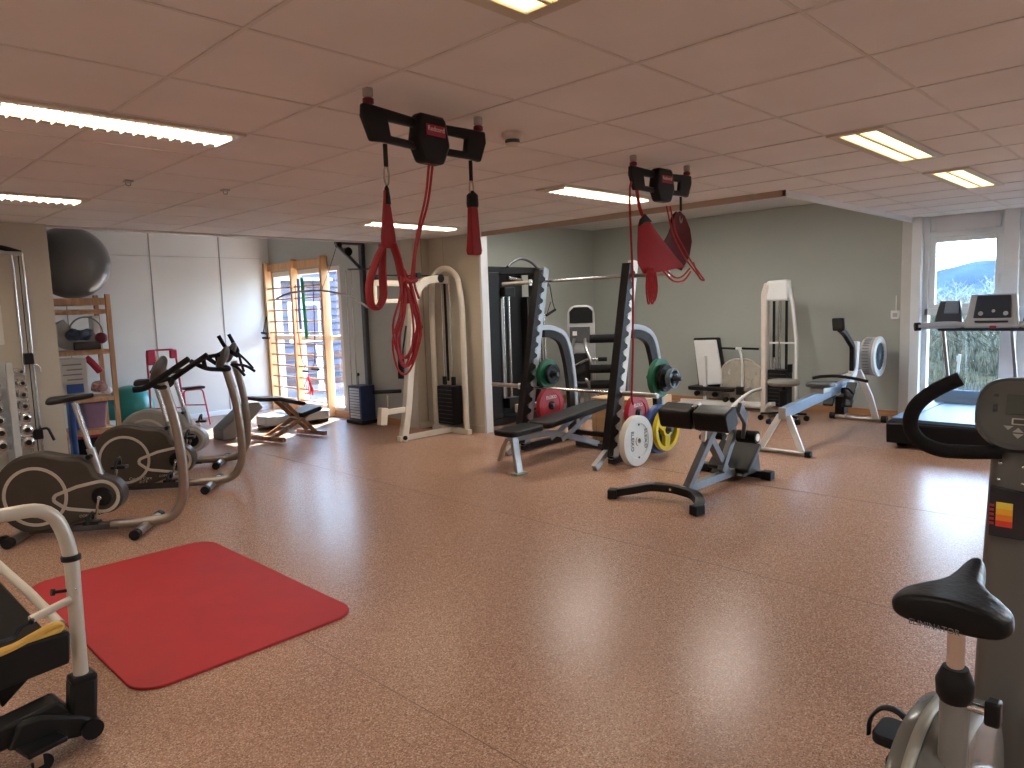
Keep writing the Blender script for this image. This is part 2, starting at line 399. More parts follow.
# panel joints on the left wall and the boxed corner
pj = MB()
for x in (2.7, 3.77, 4.75): pj.box((x, 10.597, AH/2), (.012, .008, AH))
pj.box((3.4, 10.597, 2.34), (4.0, .004, .004))
struct(pj.build('trim_9', mat('panel_joint', (.28, .28, .27), .7, noise=.05)))
pj = MB(); pj.box((5.66, 6.997, 1.2), (.01, .006, 2.3)); pj.box((5.779, 6.72, 1.2), (.006, .008, 2.3)); struct(pj.build('trim_10', mat('beige_joint', (.38, .33, .27), .7, noise=.05)))
# electrical box near the pier
b = thing('wall_socket', 'small white square box on the pier left of the window', 'socket', (9.30, 2.66, 1.23), world=True)
MB().box((9.335, 2.68, 1.23), (.05, .10, .10)).build('case', BWHITE, b, bevel=.008)
MB().box((9.308, 2.68, 1.23), (.006, .05, .05)).build('face', LGREY, b, bevel=.002)
MB().cyl((9.345, 2.68, 1.28), (9.345, 2.68, 1.46), .006).build('cable', BWHITE, b)

# ------------------------------------------------------------------ ceiling lights
WARM = mat('lamp_tube', (1, .9, .7), .4, noise=.02, emit=(1, .86, .68), estr=LAMP)
WARM2 = mat('lamp_diffuser', (1, .9, .7), .4, noise=.02, emit=(1, .76, .30), estr=LAMP*.11)
WARM3 = mat('bright_diffuser', (1, .9, .7), .4, noise=.02, emit=(1, .95, .87), estr=LAMP*1.7)
LOUV = mat('lamp_louvre', (.80, .74, .64), .35, .2, noise=.04, scale=20)
def lamp(x0, y0, label, x1=None, n=20, diff=False, m=None):
    x1 = x1 or x0+1.19; y1 = y0+.29; z = CH
    t = thing('ceiling_light', label, 'light', ((x0+x1)/2, (y0+y1)/2, z), group='recessed strip lights in the tile ceiling', world=True)
    f = MB()
    for (a, c, d, e) in ((x0, x1, y0, y0+.05), (x0, x1, y1-.05, y1), (x0, x0+.05, y0+.05, y1-.05), (x1-.05, x1, y0+.05, y1-.05)):
        f.box(((a+c)/2, (d+e)/2, z-.008), (c-a, e-d, .014))
    f.build('housing', mat('lamp_housing', (.62, .56, .48), .4, .2, noise=.04), t, bevel=.002)
    ya, yb = y0+.05, y1-.05; xa, xb = x0+.05, x1-.05
    if diff:
        MB().box(((xa+xb)/2, (ya+yb)/2, z-.004), (xb-xa, yb-ya, .006)).build('diffuser', m or WARM2, t)
        MB().box(((xa+xb)/2, (ya+yb)/2, z-.011), (xb-xa, .018, .012)).build('divider', LOUV, t, bevel=.003)
    else:
        MB().box(((xa+xb)/2, (ya+yb)/2, z-.003), (xb-xa, yb-ya, .004)).build('diffuser', WARM, t)
        l = MB()
        for k in range(n+1):
            x = xa+(xb-xa)*k/n; l.box((x, (ya+yb)/2, z-.016), (.006, yb-ya, .024))
        l.box(((xa+xb)/2, (ya+yb)/2, z-.016), (xb-xa, .010, .024)); l.build('louvre', LOUV, t)
    return t
c1, c2 = .50, 4.08
lamp(c1, 3.37, 'long louvred strip light at the left, nearest one on the left side', diff=False)
lamp(c1, 5.78, 'louvred strip light farther back at the left edge, above the wall')
lamp(c1, 1.25, 'strip light cut off by the top edge of the photo', diff=True)
lamp(c2, 1.25, 'warm lit recessed light at the right, nearer of the right pair', diff=True)
lamp(5.90, 1.25, 'warm lit recessed light at the right, farther one near the window', diff=True)
lamp(c2, 3.37, 'strip light seen edge-on in the middle of the ceiling behind the second sling unit')
lamp(c2, 5.78, 'thin strip light seen edge-on behind the hanging red rope coil')
lamp(c1, -1.16, 'recessed strip light in the ceiling behind the camera', diff=True, m=WARM3)
lamp(c2, -1.16, 'recessed strip light in the ceiling off to the right', diff=True, m=WARM3)
lamp(5.9, -1.16, 'unseen strip light added in the ceiling off to the right, nearer the windows', diff=True, m=WARM3)  # unseen lamp added to make up for the dim visible diffusers
lamp(-1.9, 3.37, 'recessed strip light in the ceiling off to the left', diff=True, m=WARM3)
lamp(-1.9, 1.25, 'unseen strip light added in the ceiling off to the left, beside the camera', diff=True, m=WARM3)  # another unseen lamp added to lift the room light
def added_alcove_lamp(x, y, label):  # unseen lamps added behind the fascia to brighten the right alcove
    t = thing('ceiling_light', label, 'light', (x, y, AH), group='recessed strip lights in the tile ceiling', world=True)
    MB().box((x, y, AH-.012), (1.24, .30, .022)).build('housing', MATS['lamp_housing'], t, bevel=.003)
    MB().box((x, y, AH-.026), (1.16, .22, .006)).build('diffuser', WARM3, t)
added_alcove_lamp(6.9, 5.6, 'unseen strip light added on the taller ceiling of the right alcove, nearer its back corner')
added_alcove_lamp(6.9, 3.6, 'unseen strip light added on the taller ceiling of the right alcove, nearer the window')
# smoke detector and sprinkler heads
t = thing('smoke_detector', 'round white smoke detector with dark grille under the ceiling', 'smoke detector', (2.69, 2.56, CH), world=True)
MB().lathe([(.052, 0), (.054, -.02), (.046, -.03), (.040, -.034)], (2.69, 2.56, CH-.001)).build('base', mat('detector_white', (.62, .57, .52), .5, noise=.04), t)
MB().lathe([(.036, -.034), (.038, -.045), (.034, -.052)], (2.69, 2.56, CH)).build('grille', DSTEEL, t)
MB().lathe([(.034, -.052), (.036, -.058), (.022, -.066), (.01, -.068)], (2.69, 2.56, CH)).build('cap', MATS['detector_white'], t)
for (x, y, l) in ((1.656, 4.909, 'small ceiling hook plate just past the near strip light'), (2.271, 4.896, 'small ceiling hook plate left of the hanging sling unit')):
    t = thing('ceiling_hook', l, 'ceiling hook', (x, y, CH), group='small hooks screwed to ceiling bars', world=True)
    MB().box((x, y, CH-.008), (.05, .05, .012)).build('plate', STEEL, t, bevel=.003)
    MB().tube([(x-.014, y, CH-.01), (x-.014, y, CH-.035), (x+.014, y, CH-.035), (x+.014, y, CH-.01)], .004, fil=.015).build('hook', STEEL, t)

# ------------------------------------------------------------------ red mat
def rrect(x0, x1, y0, y1, r, n=8):
    o = []
    for cx, cy, a in ((x1-r, y1-r, 0), (x0+r, y1-r, 90), (x0+r, y0+r, 180), (x1-r, y0+r, 270)):
        for k in range(n+1): o.append((cx+r*math.cos(R(a+90*k/n)), cy+r*math.sin(R(a+90*k/n))))
    return o
t = thing('exercise_mat', 'large bright red exercise mat with rounded corners lying on the floor', 'mat', (1.4, 3.8, 0), world=True)
MB().prism(rrect(.86, 1.88, 2.93, 4.68, .13), .001, .014, 'xy').build('mat', mat('red_mat_foam', (.42, .016, .022), .62, noise=.10, scale=5, bump=.12), t, bevel=.003)

# ------------------------------------------------------------------ saddle
def saddle(L=.27, Wd=.22, H=.07, nose=.03, skirt=.045, n=14, m=20):
    """nose towards +x, centre of the rear at x=0; origin under the saddle"""
    rows = []
    for i in range(n):
        t = i/(n-1); x = -.5*L + L*t
        kn = [(0, .86), (.06, .97), (.12, 1), (.25, .97), (.36, .78), (.46, .52), (.58, .34), (.75, .26), (.92, .20), (1, .10)]
        for (ta, ha), (tb, hb_) in zip(kn, kn[1:]):
            if ta <= t <= tb: q_ = (t-ta)/(tb-ta); q_ = q_*q_*(3-2*q_); hw = Wd/2*(ha+(hb_-ha)*q_); break
        top = H + nose*(t**1.5); ht = skirt*(1-.45*t) * (.86 if i in (0, n-1) else 1)
        row = []
        for k in range(m):
            a = 2*PI*k/m; c, s_ = math.cos(a), math.sin(a)
            sg = 1 if c > 0 else -1
            yy = hw*sg*abs(c)**.6; zz = top - ht/2 + (ht/2)*(1 if s_ > 0 else -1)*abs(s_)**.55
            if s_ > 0: zz -= .014*(abs(yy)/hw)**2*(1-.5*t)
            row.append((x, yy, zz))
        rows.append(row)
    return rows

# ------------------------------------------------------------------ upright bikes (heading local +x)
def pedal(t, c, side, m=PLAST):
    x, y, z = c
    p = MB().box((x, y, z), (.10, .075, .022)).build('pedal', m, t, bevel=.006)
    MB().tube([(x-.01, y-.042, z), (x-.01, y-.045, z+.03), (x+.0, y-.02, z+.062), (x, y+.02, z+.062), (x-.01, y+.045, z+.03), (x-.01, y+.042, z)], .009, 6, fil=.03, w=1.6).build('strap', m, p)
def bike(label, loc, rz, bars_kind, words=True, light=False):
    t = thing('exercise_bike', label, 'exercise bike', loc, rz, group='row of taupe upright exercise bikes')
    body = mat('bike_grey_shell', (.30, .30, .28), .4, noise=.08) if light else TAUPE
    # housing outline
    o = []
    for k in range(19):
        a = R(255 - k*9.6); o.append((.13+.285*math.cos(a), .315+.28*math.sin(a)))
    o += [(.30, .558), (.42, .545), (.475, .50), (.50, .43)]
    for k in range(13):
        a = R(80 - k*14.5); o.append((.54+.125*math.cos(a), .275+.125*math.sin(a)))
    o += [(.45, .125), (.30, .075), (.12, .045)]
    MB().prism(o, -.07, .07).build('housing', body, t, bevel=.022)
    d = MB(); d.ann((.115, .30), .185, .205, -.076, -.068, n=40)
    pts = []
    for k in range(21):
        a = R(100 - k*10); pts.append((.535+.105*math.cos(a), -.073, .275+.105*math.sin(a)))
    pts += [(.30, -.073, .205), (.225, -.073, .265), (.235, -.073, .300), (.38, -.073, .352)]
    d.tube(fillet(pts, .03), .013, 6, closed=True, w=.35, flat=(0, 0, 1))
    d.box((.56, -.073, .10), (.004, .004, .004))
    d.build('decal', TAUPEL, t)
    dl = MB(); dl.lathe([(.0, -.085), (.060, -.085), (.066, -.078), (.066, -.06)], (.535, 0, .275), 'y').build('crank_disc', PLAST, t)
    dl = MB(); dl.lathe([(.0, .085), (.060, .085), (.066, .078), (.066, .06)], (.535, 0, .275), 'y').build('crank_disc', PLAST, t)
    ck = MB(); ck.cyl((.535, -.12, .275), (.535, .12, .275), .014); ck.bar((.535, -.115, .275), (.50, -.122, .13), .02, .014); ck.bar((.535, .115, .275), (.57, .122, .42), .02, .014); ck.build('crank', CHROME, t, bevel=.003)
    pedal(t, (.50, -.17, .125), -1); pedal(t, (.57, .17, .425), 1)
    if words:
        text('lettering', 'Cardio Care', .036, TAUPEL, t, frame((.23, -.0735, .135), (1, 0, 0), (0, 0, 1)))
        text('lettering', '217 F', .030, TAUPEL, t, frame((.25, -.0735, .105), (1, 0, 0), (0, 0, 1)))
    text('lettering', 'COMMUNO', .026, TAUPEL, t, frame((.45, -.0735, .148), (1, 0, .04), (0, 0, 1)))
    # base
    b = MB(); b.rect([(0, 0, .055), (.60, 0, .05)], .05, .05); b.build('base_rail', DSTEEL, t, bevel=.004)
    for x, ln in ((.0, .25), (.787, .25)):
        f = MB().cyl((x, -ln+.03, .038), (x, ln-.03, .038), .030, n=14).build('foot_bar', STEEL, t)
        MB().cyl((x, -ln, .037), (x, -ln+.05, .037), .035, n=14).build('end_cap', BLACK, f)
        MB().cyl((x, ln-.05, .037), (x, ln, .037), .035, n=14).build('end_cap', BLACK, f)
    for y in (-.20, .17): MB().cyl((-.045, y, .05), (-.045, y+.03, .05), .03).build('transport_wheel', PLAST, t)
    # frame mast
    MB().tube([(.55, 0, .058), (.80, 0, .060), (.965, 0, .075), (1.045, 0, .22), (1.055, 0, .45), (1.03, 0, .75), (.965, 0, 1.03)], .034, 14, fil=.12, w=.8, flat=(1, 0, 0)).build('mast', CHAMP, t)
    # seat
    s = MB(); s.tube([(.50, 0, .42), (.385, 0, .92)], .019, 14); s.build('seat_post', CHROME, t)
    s = MB(); s.tube([(.505, 0, .40), (.462, 0, .60)], .030, 14); s.build('post_sleeve', STEEL, t)
    MB().cyl((.47, -.03, .55), (.47, -.075, .55), .016).build('adjusting_knob', PLAST, t)
    MB().loft([[(p[0]+.375, p[1], p[2]+.885) for p in row] for row in saddle(.28, .21, .085, .012, .06)]).build('saddle', VINYL, t, sub=1)
    # console
    rows = []
    ax = V((.42, 0, .9)).normalized(); nx = V((-.9, 0, .42)).normalized(); c0 = V((.945, 0, 1.115))
    for q in (-.032, -.022, 0, .018, .028):
        sc = {-.032: .55, -.022: .86, 0: 1, .018: .93, .028: .7}[q]; row = []
        for k in range(24):
            a = 2*PI*k/24; hh = .115*math.sin(a)*sc; ww = .085*math.cos(a)*sc*(1+.18*math.sin(a))
            row.append(c0+ax*hh+V((0, 1, 0))*ww+nx*q)
        rows.append(row)
    con = MB().loft(rows).build('console', mat('console_grey', (.07, .064, .058), .4, noise=.08), t, sub=1)
    MB().box(c0+nx*.032+ax*.02, (.004, .09, .07), ry=math.atan2(-nx.z, nx.x)).build('screen', mat('lcd', (.10, .11, .09), .15, noise=.05), con)
    hb = MB()
    for sg in (-1, 1):
        if bars_kind == 0:
            hb.tube([(.985, 0, 1.0), (.985, sg*.12, 1.005), (.97, sg*.20, 1.03)], .015, 10, fil=.05)
            hb.tube([(.855, sg*.23, 1.01), (.93, sg*.225, 1.015), (1.06, sg*.22, 1.10), (1.215, sg*.22, 1.20)], [.021]*3+[.021]*0+[.019] if False else .020, 10, fil=.08)
        elif bars_kind == 1:
            hb.tube([(.99, 0, 1.02), (.96, sg*.12, 1.03), (.86, sg*.20, 1.045), (.75, sg*.23, 1.12)], .019, 10, fil=.06)
            hb.tube([(.86, sg*.215, 1.05), (.84, sg*.20, 1.14), (.96, sg*.14, 1.155)], .017, 10, fil=.04)
            hb.tube([(1.02, sg*.02, 1.06), (1.10, sg*.14, 1.04), (1.16, sg*.20, .98)], .012, 8, fil=.05)
        else:
            hb.tube([(1.0, 0, 1.08), (.98, sg*.14, 1.13), (.94, sg*.19, 1.18), (.89, sg*.20, 1.29)], .019, 10, fil=.05)
            hb.tube([(1.02, 0, 1.10), (1.06, sg*.12, 1.02), (1.10, sg*.2, .94)], .012, 8, fil=.05)
    hb.build('handlebar', FOAM, t)
    if bars_kind == 2:
        k = MB(); k.ball((.95, -.07, .78), .045, (.9, .5, .75)); k.cyl((.93, -.07, .80), (.90, -.08, .87), .008); k.ball((.90, -.08, .875), .014); k.build('resistance_lever', PLAST, t)
    return t
bike('nearest taupe exercise bike with black saddle, beside the red mat', (1.093, 5.765, 0), -38, 0, words=False)
bike('taupe exercise bike in the middle of the row, cream lettering on its housing', (1.919, 6.609, 0), -38, 1)
bike('farthest exercise bike of the row with upright horn handlebars and grey housing', (2.401, 7.499, 0), -38, 2, words=False, light=True)

# ------------------------------------------------------------------ dumbbell rack and dumbbells (left edge)
t = thing('dumbbell_rack', 'chrome and white upright dumbbell rack against the wall at the left edge', 'rack', (1.30, 7.1, 0), world=True)
r = MB()
r.b.free()
for y in (6.98, 7.26):
    for x in (1.325, .62): MB().bar((x, y, 0), (x, y, 1.16), .035, .05).build('upright', LGREY, t, bevel=.004)
r = MB(); r.box((1.33, 7.12, .02), (.10, .40, .04)); r.box((.62, 7.12, .02), (.10, .40, .04)); r.bar((.62, 7.26, .08), (1.33, 7.26, .08), .04, .04); r.build('base', LGREY, t, bevel=.004)
zs = [1.09, .99, .89, .79, .69, .585, .475]
for z in zs:
    s = MB(); s.box((.97, 7.05, z-.055), (.78, .014, .02)); s.box((.97, 7.20, z-.055), (.78, .014, .02))
    s.cyl((1.33, 7.05, z-.05), (1.45, 7.05, z-.05), .006); s.cyl((1.33, 7.2, z-.05), (1.45, 7.2, z-.05), .006); s.build('shelf_rail', LGREY, t)
proto = {}
def dumbbell(x, y, z, rad, ln, label):
    t = thing('dumbbell', label, 'dumbbell', (x, y, z), 0, group='chrome dumbbells on the rack')
    MB().cyl((0, -ln/2, 0), (0, ln/2, 0), .013, n=12).build('handle', CHROME, t)
    for sg in (-1, 1):
        e = ln/2*sg; w = .05*sg
        MB().lathe([(rad*.75, e), (rad, e+w*.15), (rad, e+w*.85), (rad*.75, e+w)], (0, 0, 0), 'y', 20).build('head', CHROME if sg < 0 else CHROME, t)
        MB().lathe([(rad*.5, e+w*1.0), (rad*.5, e+w*1.04)], (0, 0, 0), 'y', 16).build('end_disc', BLACK, t)
    return t
ords = ['top', 'second', 'third', 'fourth', 'fifth', 'sixth', 'lowest']
for i, z in enumerate(zs):
    rad = .024+.0036*i
    dumbbell(1.415, 7.125, z-.05+.0065+rad+.002, rad, .12, 'chrome dumbbell right of the rack post, %s row' % ords[i])
    dumbbell(1.235, 7.125, z-.045+rad+.001, rad+.002, .12, 'chrome dumbbell left of the rack post, %s row' % ords[i])

# wall pulley at the left edge
t = thing('wall_pulley', 'tall chrome wall pulley with arched black top at the left edge', 'pulley machine', (1.5, 7.42, 0), world=True)
MB().tube([(1.20, 7.42, 2.13), (1.42, 7.42, 2.125), (1.58, 7.42, 2.075)], .022, 8, fil=.1).build('top_arch', PLAST, t)
MB().box((1.43, 7.42, 2.07), (.30, .05, .03)).build('top_plate', STEEL, t, bevel=.004)
for x in (1.515, 1.59): MB().cyl((x, 7.42, 2.07), (x, 7.42, .12), .011).build('guide_rod', CHROME, t)
MB().cyl((1.555, 7.40, 2.05), (1.555, 7.40, .2), .004, n=6).build('cable', BLACK, t)
MB().box((1.46, 7.44, .06), (.34, .08, .12)).build('foot', PLAST, t, bevel=.006)
MB().box((1.55, 7.40, 1.16), (.075, .07, .10)).build('sliding_block', PLAST, t, bevel=.008)
MB().tube([(1.59, 7.38, 1.12), (1.62, 7.38, 1.09), (1.63, 7.38, 1.04)], .006, 6).build('clip', CHROME, t)
MB().box((1.56, 7.40, .49), (.08, .07, .09)).build('sliding_block', PLAST, t, bevel=.008)
MB().tube([(1.58, 7.38, .53), (1.64, 7.38, .54), (1.68, 7.38, .42)], .012, 8, fil=.04).build('hook_lever', PLAST, t)
t = thing('wall_notice', 'white paper notice on the beige wall beside the wall pulley', 'notice', (1.28, 7.499, 1.5), world=True)
MB().box((1.28, 7.497, 1.46), (.26, .003, .34)).build('sheet', mat('notice_paper', (.70, .69, .66), .7, noise=.03), t)

# ------------------------------------------------------------------ pine shelf with gym things
t = thing('pine_shelf', 'pine shelving unit in the left alcove crowded with gym accessories', 'shelf', (2.1, 8.3, 0), world=True)
for x in (1.62, 2.44):
    for y in (8.12, 8.50):
        MB().box((x, y, .87), (.045, .035, 1.74)).build('post', PINEX, t, bevel=.003)
for z in (.36, .69, 1.17, 1.58):
    s = MB(); s.box((2.03, 8.31, z), (.775, .34, .018)); s.build('shelf_board', PINEX, t, bevel=.002)
    s = MB(); s.box((2.03, 8.125, z-.022), (.775, .02, .036)); s.box((2.03, 8.495, z-.022), (.775, .02, .036)); s.build('shelf_rail', PINEX, t, bevel=.002)
s = MB(); s.box((2.03, 8.125, 1.665), (.775, .02, .07)); s.box((2.03, 8.495, 1.665), (.775, .02, .07)); s.build('top_rail', PINEX, t, bevel=.002)
def one(name, label, cat, o, loc, group=None): o.name = name; tag(o, label, cat, group); return o
def solo(mb, name, m, label, cat, group=None, bevel=0, sub=0, solid=0):
    xs = [v.co for v in mb.b.verts]; cx = sum(v.x for v in xs)/len(xs); cy = sum(v.y for v in xs)/len(xs); cz = min(v.z for v in xs)
    mb.b.transform(Matrix.Translation((-cx, -cy, -cz))); o = mb.build(name, m, bevel=bevel, sub=sub, solid=solid); o.location = (cx, cy, cz)
    return tag(o, label, cat, group)
solo(MB().ball((2.19, 8.31, 2.062), .36, u=40, v=28), 'gym_ball', mat('silver_ball', (.16, .165, .165), .28, noise=.06, scale=3), 'big silver-grey exercise ball resting on top of the pine shelf', 'ball')
solo(MB().ball((3.23, 10.22, .31), .30, u=36, v=24), 'gym_ball', mat('teal_ball', (.015, .23, .20), .28, noise=.1, scale=3), 'teal green exercise ball on the floor behind the bikes', 'ball')
# items between z=1.18 and 1.56
ch = []
for k in range(9):
    a = R(202+k*11); ch.append((2.26+.30*math.cos(a), 8.33, 1.555+.30*math.sin(a)))
solo(MB().tube(ch, .045, 12, w=2.6, flat=(0, 1, 0)), 'curved_cushion', mat('beige_foam', (.42, .40, .36), .7, noise=.05), 'pale beige curved cushion on the upper pine shelf', 'cushion')
hp = [(2.27+.155*math.cos(2*PI*k/32), 8.31, 1.352+.16*math.sin(2*PI*k/32)) for k in range(32)]
solo(MB().tube(hp, .009, 8, closed=True), 'pilates_ring', mat('grey_ring', (.22, .27, .28), .5, noise=.05), 'thin grey exercise ring standing on the upper pine shelf', 'ring')
def lumpy(c, d, n, r, seed):
    random.seed(seed); b = MB()
    for k in range(n): b.ball((c[0]+random.uniform(-.5, .5)*d[0], c[1]+random.uniform(-.5, .5)*d[1], c[2]+random.uniform(-.5, .5)*d[2]), r*random.uniform(.7, 1.1), (1, 1, random.uniform(.6, 1)), 10, 8)
    return b
solo(lumpy((2.19, 8.24, 1.33), (.15, .10, .07), 10, .055, 3), 'weight_cuffs', mat('blue_grey_cloth', (.09, .12, .19), .8, noise=.4, scale=14), 'bundle of blue-grey weight cuffs on the upper pine shelf', 'cuffs')
solo(MB().ball((2.375, 8.20, 1.292), .058), 'small_ball', mat('maroon_ball', (.20, .02, .04), .5, noise=.1), 'small dark red ball at the right end of the upper shelf, beside the cuffs', 'ball')
solo(MB().tube([(2.12, 8.2, 1.211), (2.25, 8.2, 1.213), (2.36, 8.2, 1.211)], .020, 10, w=2.5, flat=(0, 1, 0), fil=.05), 'dark_pad', mat('dark_grey_pad', (.06, .055, .055), .7, noise=.1), 'dark grey pad lying under the weight cuffs on the shelf', 'pad')
solo(MB().box((2.375, 8.40, 1.352), (.06, .15, .34)), 'white_box', BWHITE, 'white plastic box behind the small dark red ball', 'box', bevel=.004)
# items between .70 and 1.14
bx = thing('storage_box', 'white cardboard box with grey print on the lower pine shelf', 'box', (2.07, 8.26, .70), world=True)
MB().box((2.07, 8.28, .90), (.27, .26, .40)).build('carton', mat('carton_white', (.60, .58, .55), .7, noise=.05), bx, bevel=.004)
pr = MB()
for k in range(4): pr.box((2.07+.02*(k % 2), 8.1485, 1.04-.05*k), (.17-.03*(k % 2), .003, .012))
pr.build('printed_lines', mat('print_grey', (.2, .2, .21), .7, noise=.05), bx)
solo(MB().box((2.08, 8.138, .80), (.15, .010, .09)), 'blue_folder', mat('blue_plastic', (.02, .08, .30), .4, noise=.1), 'bright blue folder leaning on the white cardboard box', 'folder', bevel=.003)
solo(MB().tube([(2.215, 8.2, 1.10), (2.26, 8.19, 1.05), (2.33, 8.19, .95)], .035, 10, w=1.4, fil=.03), 'rolled_towel', mat('crimson_cloth', (.42, .02, .05), .8, noise=.2, scale=10), 'crimson rolled towel slanting down on the lower pine shelf', 'towel')
solo(lumpy((2.315, 8.27, .785), (.07, .12, .05), 12, .05, 5), 'rolled_bandages', mat('pink_white_cloth', (.55, .42, .38), .85, noise=.3, scale=16, col2=(.40, .12, .12)), 'pile of pale pink rolled bandages on the lower pine shelf', 'bandages')
solo(MB().ball((2.40, 8.24, .745), .042), 'white_roll', BWHITE, 'white roll at the right end beside the pink bandages', 'roll')
# items between .37 and .66
bn = thing('storage_bin', 'lilac plastic storage bin under the lower pine shelf', 'bin', (2.26, 8.28, .37), world=True)
MB().loft([[(x, y, z) for x, y in rrect(2.26-w, 2.26+w, 8.28-d, 8.28+d, .03, 4)] for z, w, d in ((.37, .09, .08), (.60, .11, .09), (.62, .12, .10), (.635, .12, .10))]).build('tub', mat('lilac_plastic', (.34, .22, .34), .45, noise=.15, scale=8), bn)
MB().ann((2.26, 8.28), .05, .055, .636, .642, plane='xy').build('handle', BWHITE, bn)
solo(MB().box((2.05, 8.16, .49), (.08, .10, .22)), 'blue_box', MATS['blue_plastic'], 'dark blue box in the lower left of the pine shelf', 'box', bevel=.006)
solo(MB().box((2.345, 8.43, .52), (.09, .07, .28)), 'white_canister', BWHITE, 'white canister at the right of the lilac bin', 'canister', bevel=.012)
# floor under shelf
st = thing('step_platform', 'black and red step platform on the floor below the pine shelf', 'step', (2.5, 8.8, 0), world=True)
MB().box((2.55, 8.85, .10), (.70, .34, .20)).build('body', PLAST, st, bevel=.02)
MB().box((2.55, 8.85, .215), (.68, .32, .03)).build('top_pad', REDP, st, bevel=.01)
solo(MB().tube([(2.3, 8.8, .30), (2.45, 8.78, .31), (2.62, 8.84, .29)], .055, 10, w=1.3, fil=.05), 'folded_blanket', mat('pale_blanket', (.42, .52, .50), .85, noise=.2, scale=9), 'pale folded blanket lying on the red and black step', 'blanket')
solo(MB().box((1.98, 7.98, .36), (.05, .12, .72)), 'blue_roll', MATS['blue_plastic'], 'tall dark blue mat roll standing at the wall end', 'mat roll', bevel=.02)

# red walker behind the bikes
t = thing('walking_frame', 'red tubular walking frame with black forearm pads behind the bikes', 'walker', (3.55, 9.8, 0), world=True)
f = MB()
f.tube([(3.36, 9.9, .03), (3.38, 9.9, .45), (3.38, 9.9, 1.06), (3.74, 9.9, 1.06), (3.78, 9.9, .50), (3.84, 9.9, .03)], .013, 8, fil=.06)
f.tube([(3.72, 9.62, .03), (3.70, 9.62, .52), (3.95, 9.62, .52), (4.02, 9.62, .03)], .011, 8, fil=.05)
f.bar((3.38, 9.9, .3), (3.71, 9.62, .3), .015, .015); f.bar((3.80, 9.9, .3), (3.99, 9.62, .3), .015, .015)
f.build('frame', REDP, t)
f = MB(); f.box((3.83, 9.62, .545), (.26, .16, .035)); f.build('forearm_pad', VINYL, t, bevel=.014)
f = MB(); f.box((3.50, 9.85, .78), (.20, .14, .05)); f.build('forearm_pad', VINYL, t, bevel=.014)
MB().box((3.42, 9.86, .97), (.12, .05, .20)).build('side_guard', REDP, t, bevel=.02); MB().box((3.70, 9.86, 1.0), (.10, .05, .12)).build('side_guard', REDP, t, bevel=.02)

# ------------------------------------------------------------------ wall bars with bands
t = thing('wall_bars', 'pine wall bars with two bays in front of the tall bright window', 'wall bars', (5.45, 9.75, 0), world=True)
for y in (8.93, 9.75, 10.55): MB().box((5.465, y, 1.135), (.11, .05, 2.27)).build('post', PINE, t, bevel=.004)
for y0, y1 in ((8.955, 9.725), (9.775, 10.525)):
    MB().box((5.475, (y0+y1)/2, 2.19), (.03, y1-y0, .10)).build('top_board', PINE, t, bevel=.003)
    for k in range(11):
        MB().cyl((5.452, y0, .19+.168*k), (5.452, y1, .19+.168*k), .013, n=10).build('rung', wood('rung_wood', (.40, .22, .10), (.55, .32, .16), axis=1), t)
b = MB()
for y in (8.93, 9.75): b.box((5.43, y+.03, .03), (.14, .12, .05))
b.build('floor_block', PINE, t, bevel=.004)
def band(name, pts, r, m, label, cat='band', **k):
    return solo(MB().tube(pts, r, 6, **k), name, m, label, cat)
GREENB = mat('green_rubber', (.03, .20, .10), .5, noise=.2); PURP = mat('purple_rubber', (.10, .06, .22), .5, noise=.2)
band('resistance_band', [(5.40, 9.42, 2.0), (5.395, 9.40, 1.6), (5.395, 9.38, 1.12), (5.38, 9.33, 1.12), (5.38, 9.35, 1.6), (5.39, 9.38, 1.98)], .022, GREENB, 'green resistance band hanging over the top of the wall bars', fil=.05, w=.4)
band('resistance_band', [(5.395, 9.50, 1.98), (5.39, 9.51, 1.5), (5.39, 9.50, 1.25)], .024, NAVY, 'navy resistance band hanging left of the green one on the wall bars', w=.4)
band('resistance_tube', [(5.40, 9.6, 1.90), (5.38, 9.58, 1.3), (5.38, 9.52, .82), (5.38, 9.44, .72)], .007, REDC, 'thin red exercise tube hanging down the middle of the wall bars', fil=.08)
band('resistance_tube', [(5.40, 9.10, 1.95), (5.38, 9.11, 1.2), (5.38, 9.15, .80)], .007, PURP, 'thin purple exercise tube hanging near the right post of the wall bars')
hd = MB(); hd.tube([(5.38, 9.42, .74), (5.37, 9.36, .64), (5.37, 9.46, .64)], .006, 6, closed=True); hd.cyl((5.37, 9.34, .64), (5.37, 9.48, .64), .016)
solo(hd, 'tube_handle', BLACK, 'black grip at the lower end of the red exercise tube', 'handle')
hd = MB(); hd.tube([(5.38, 9.15, .80), (5.37, 9.06, .68), (5.37, 9.22, .68)], .006, 6, closed=True); hd.cyl((5.37, 9.04, .68), (5.37, 9.24, .68), .016)
solo(hd, 'tube_handle', BLACK, 'black grip at the lower end of the purple exercise tube', 'handle')
rb = MB()
for k in range(5):
    dy = .05*k; rb.tube([(5.385-.005*k, 9.36, .60), (5.38, 9.50-dy*1.2, .40), (5.375, 9.46-dy, .30), (5.38, 9.30-dy*.3, .36)], .008, 6, closed=True)
solo(rb, 'skipping_rope', mat('bright_red_cord', (.70, .03, .03), .5, noise=.2), 'bright red rope bundle knotted on a lower rung of the wall bars', 'rope')
hb = MB(); hb.tube([(5.38, 10.50, 1.45), (5.34, 10.60-.05, 1.22), (5.34, 10.42, 1.12), (5.36, 10.45, 1.40)], .007, 6, closed=True); hb.cyl((5.33, 10.58-.02, 1.12), (5.33, 10.36, 1.12), .017); hb.cyl((5.31, 10.55, 1.20), (5.31, 10.36, 1.19), .017)
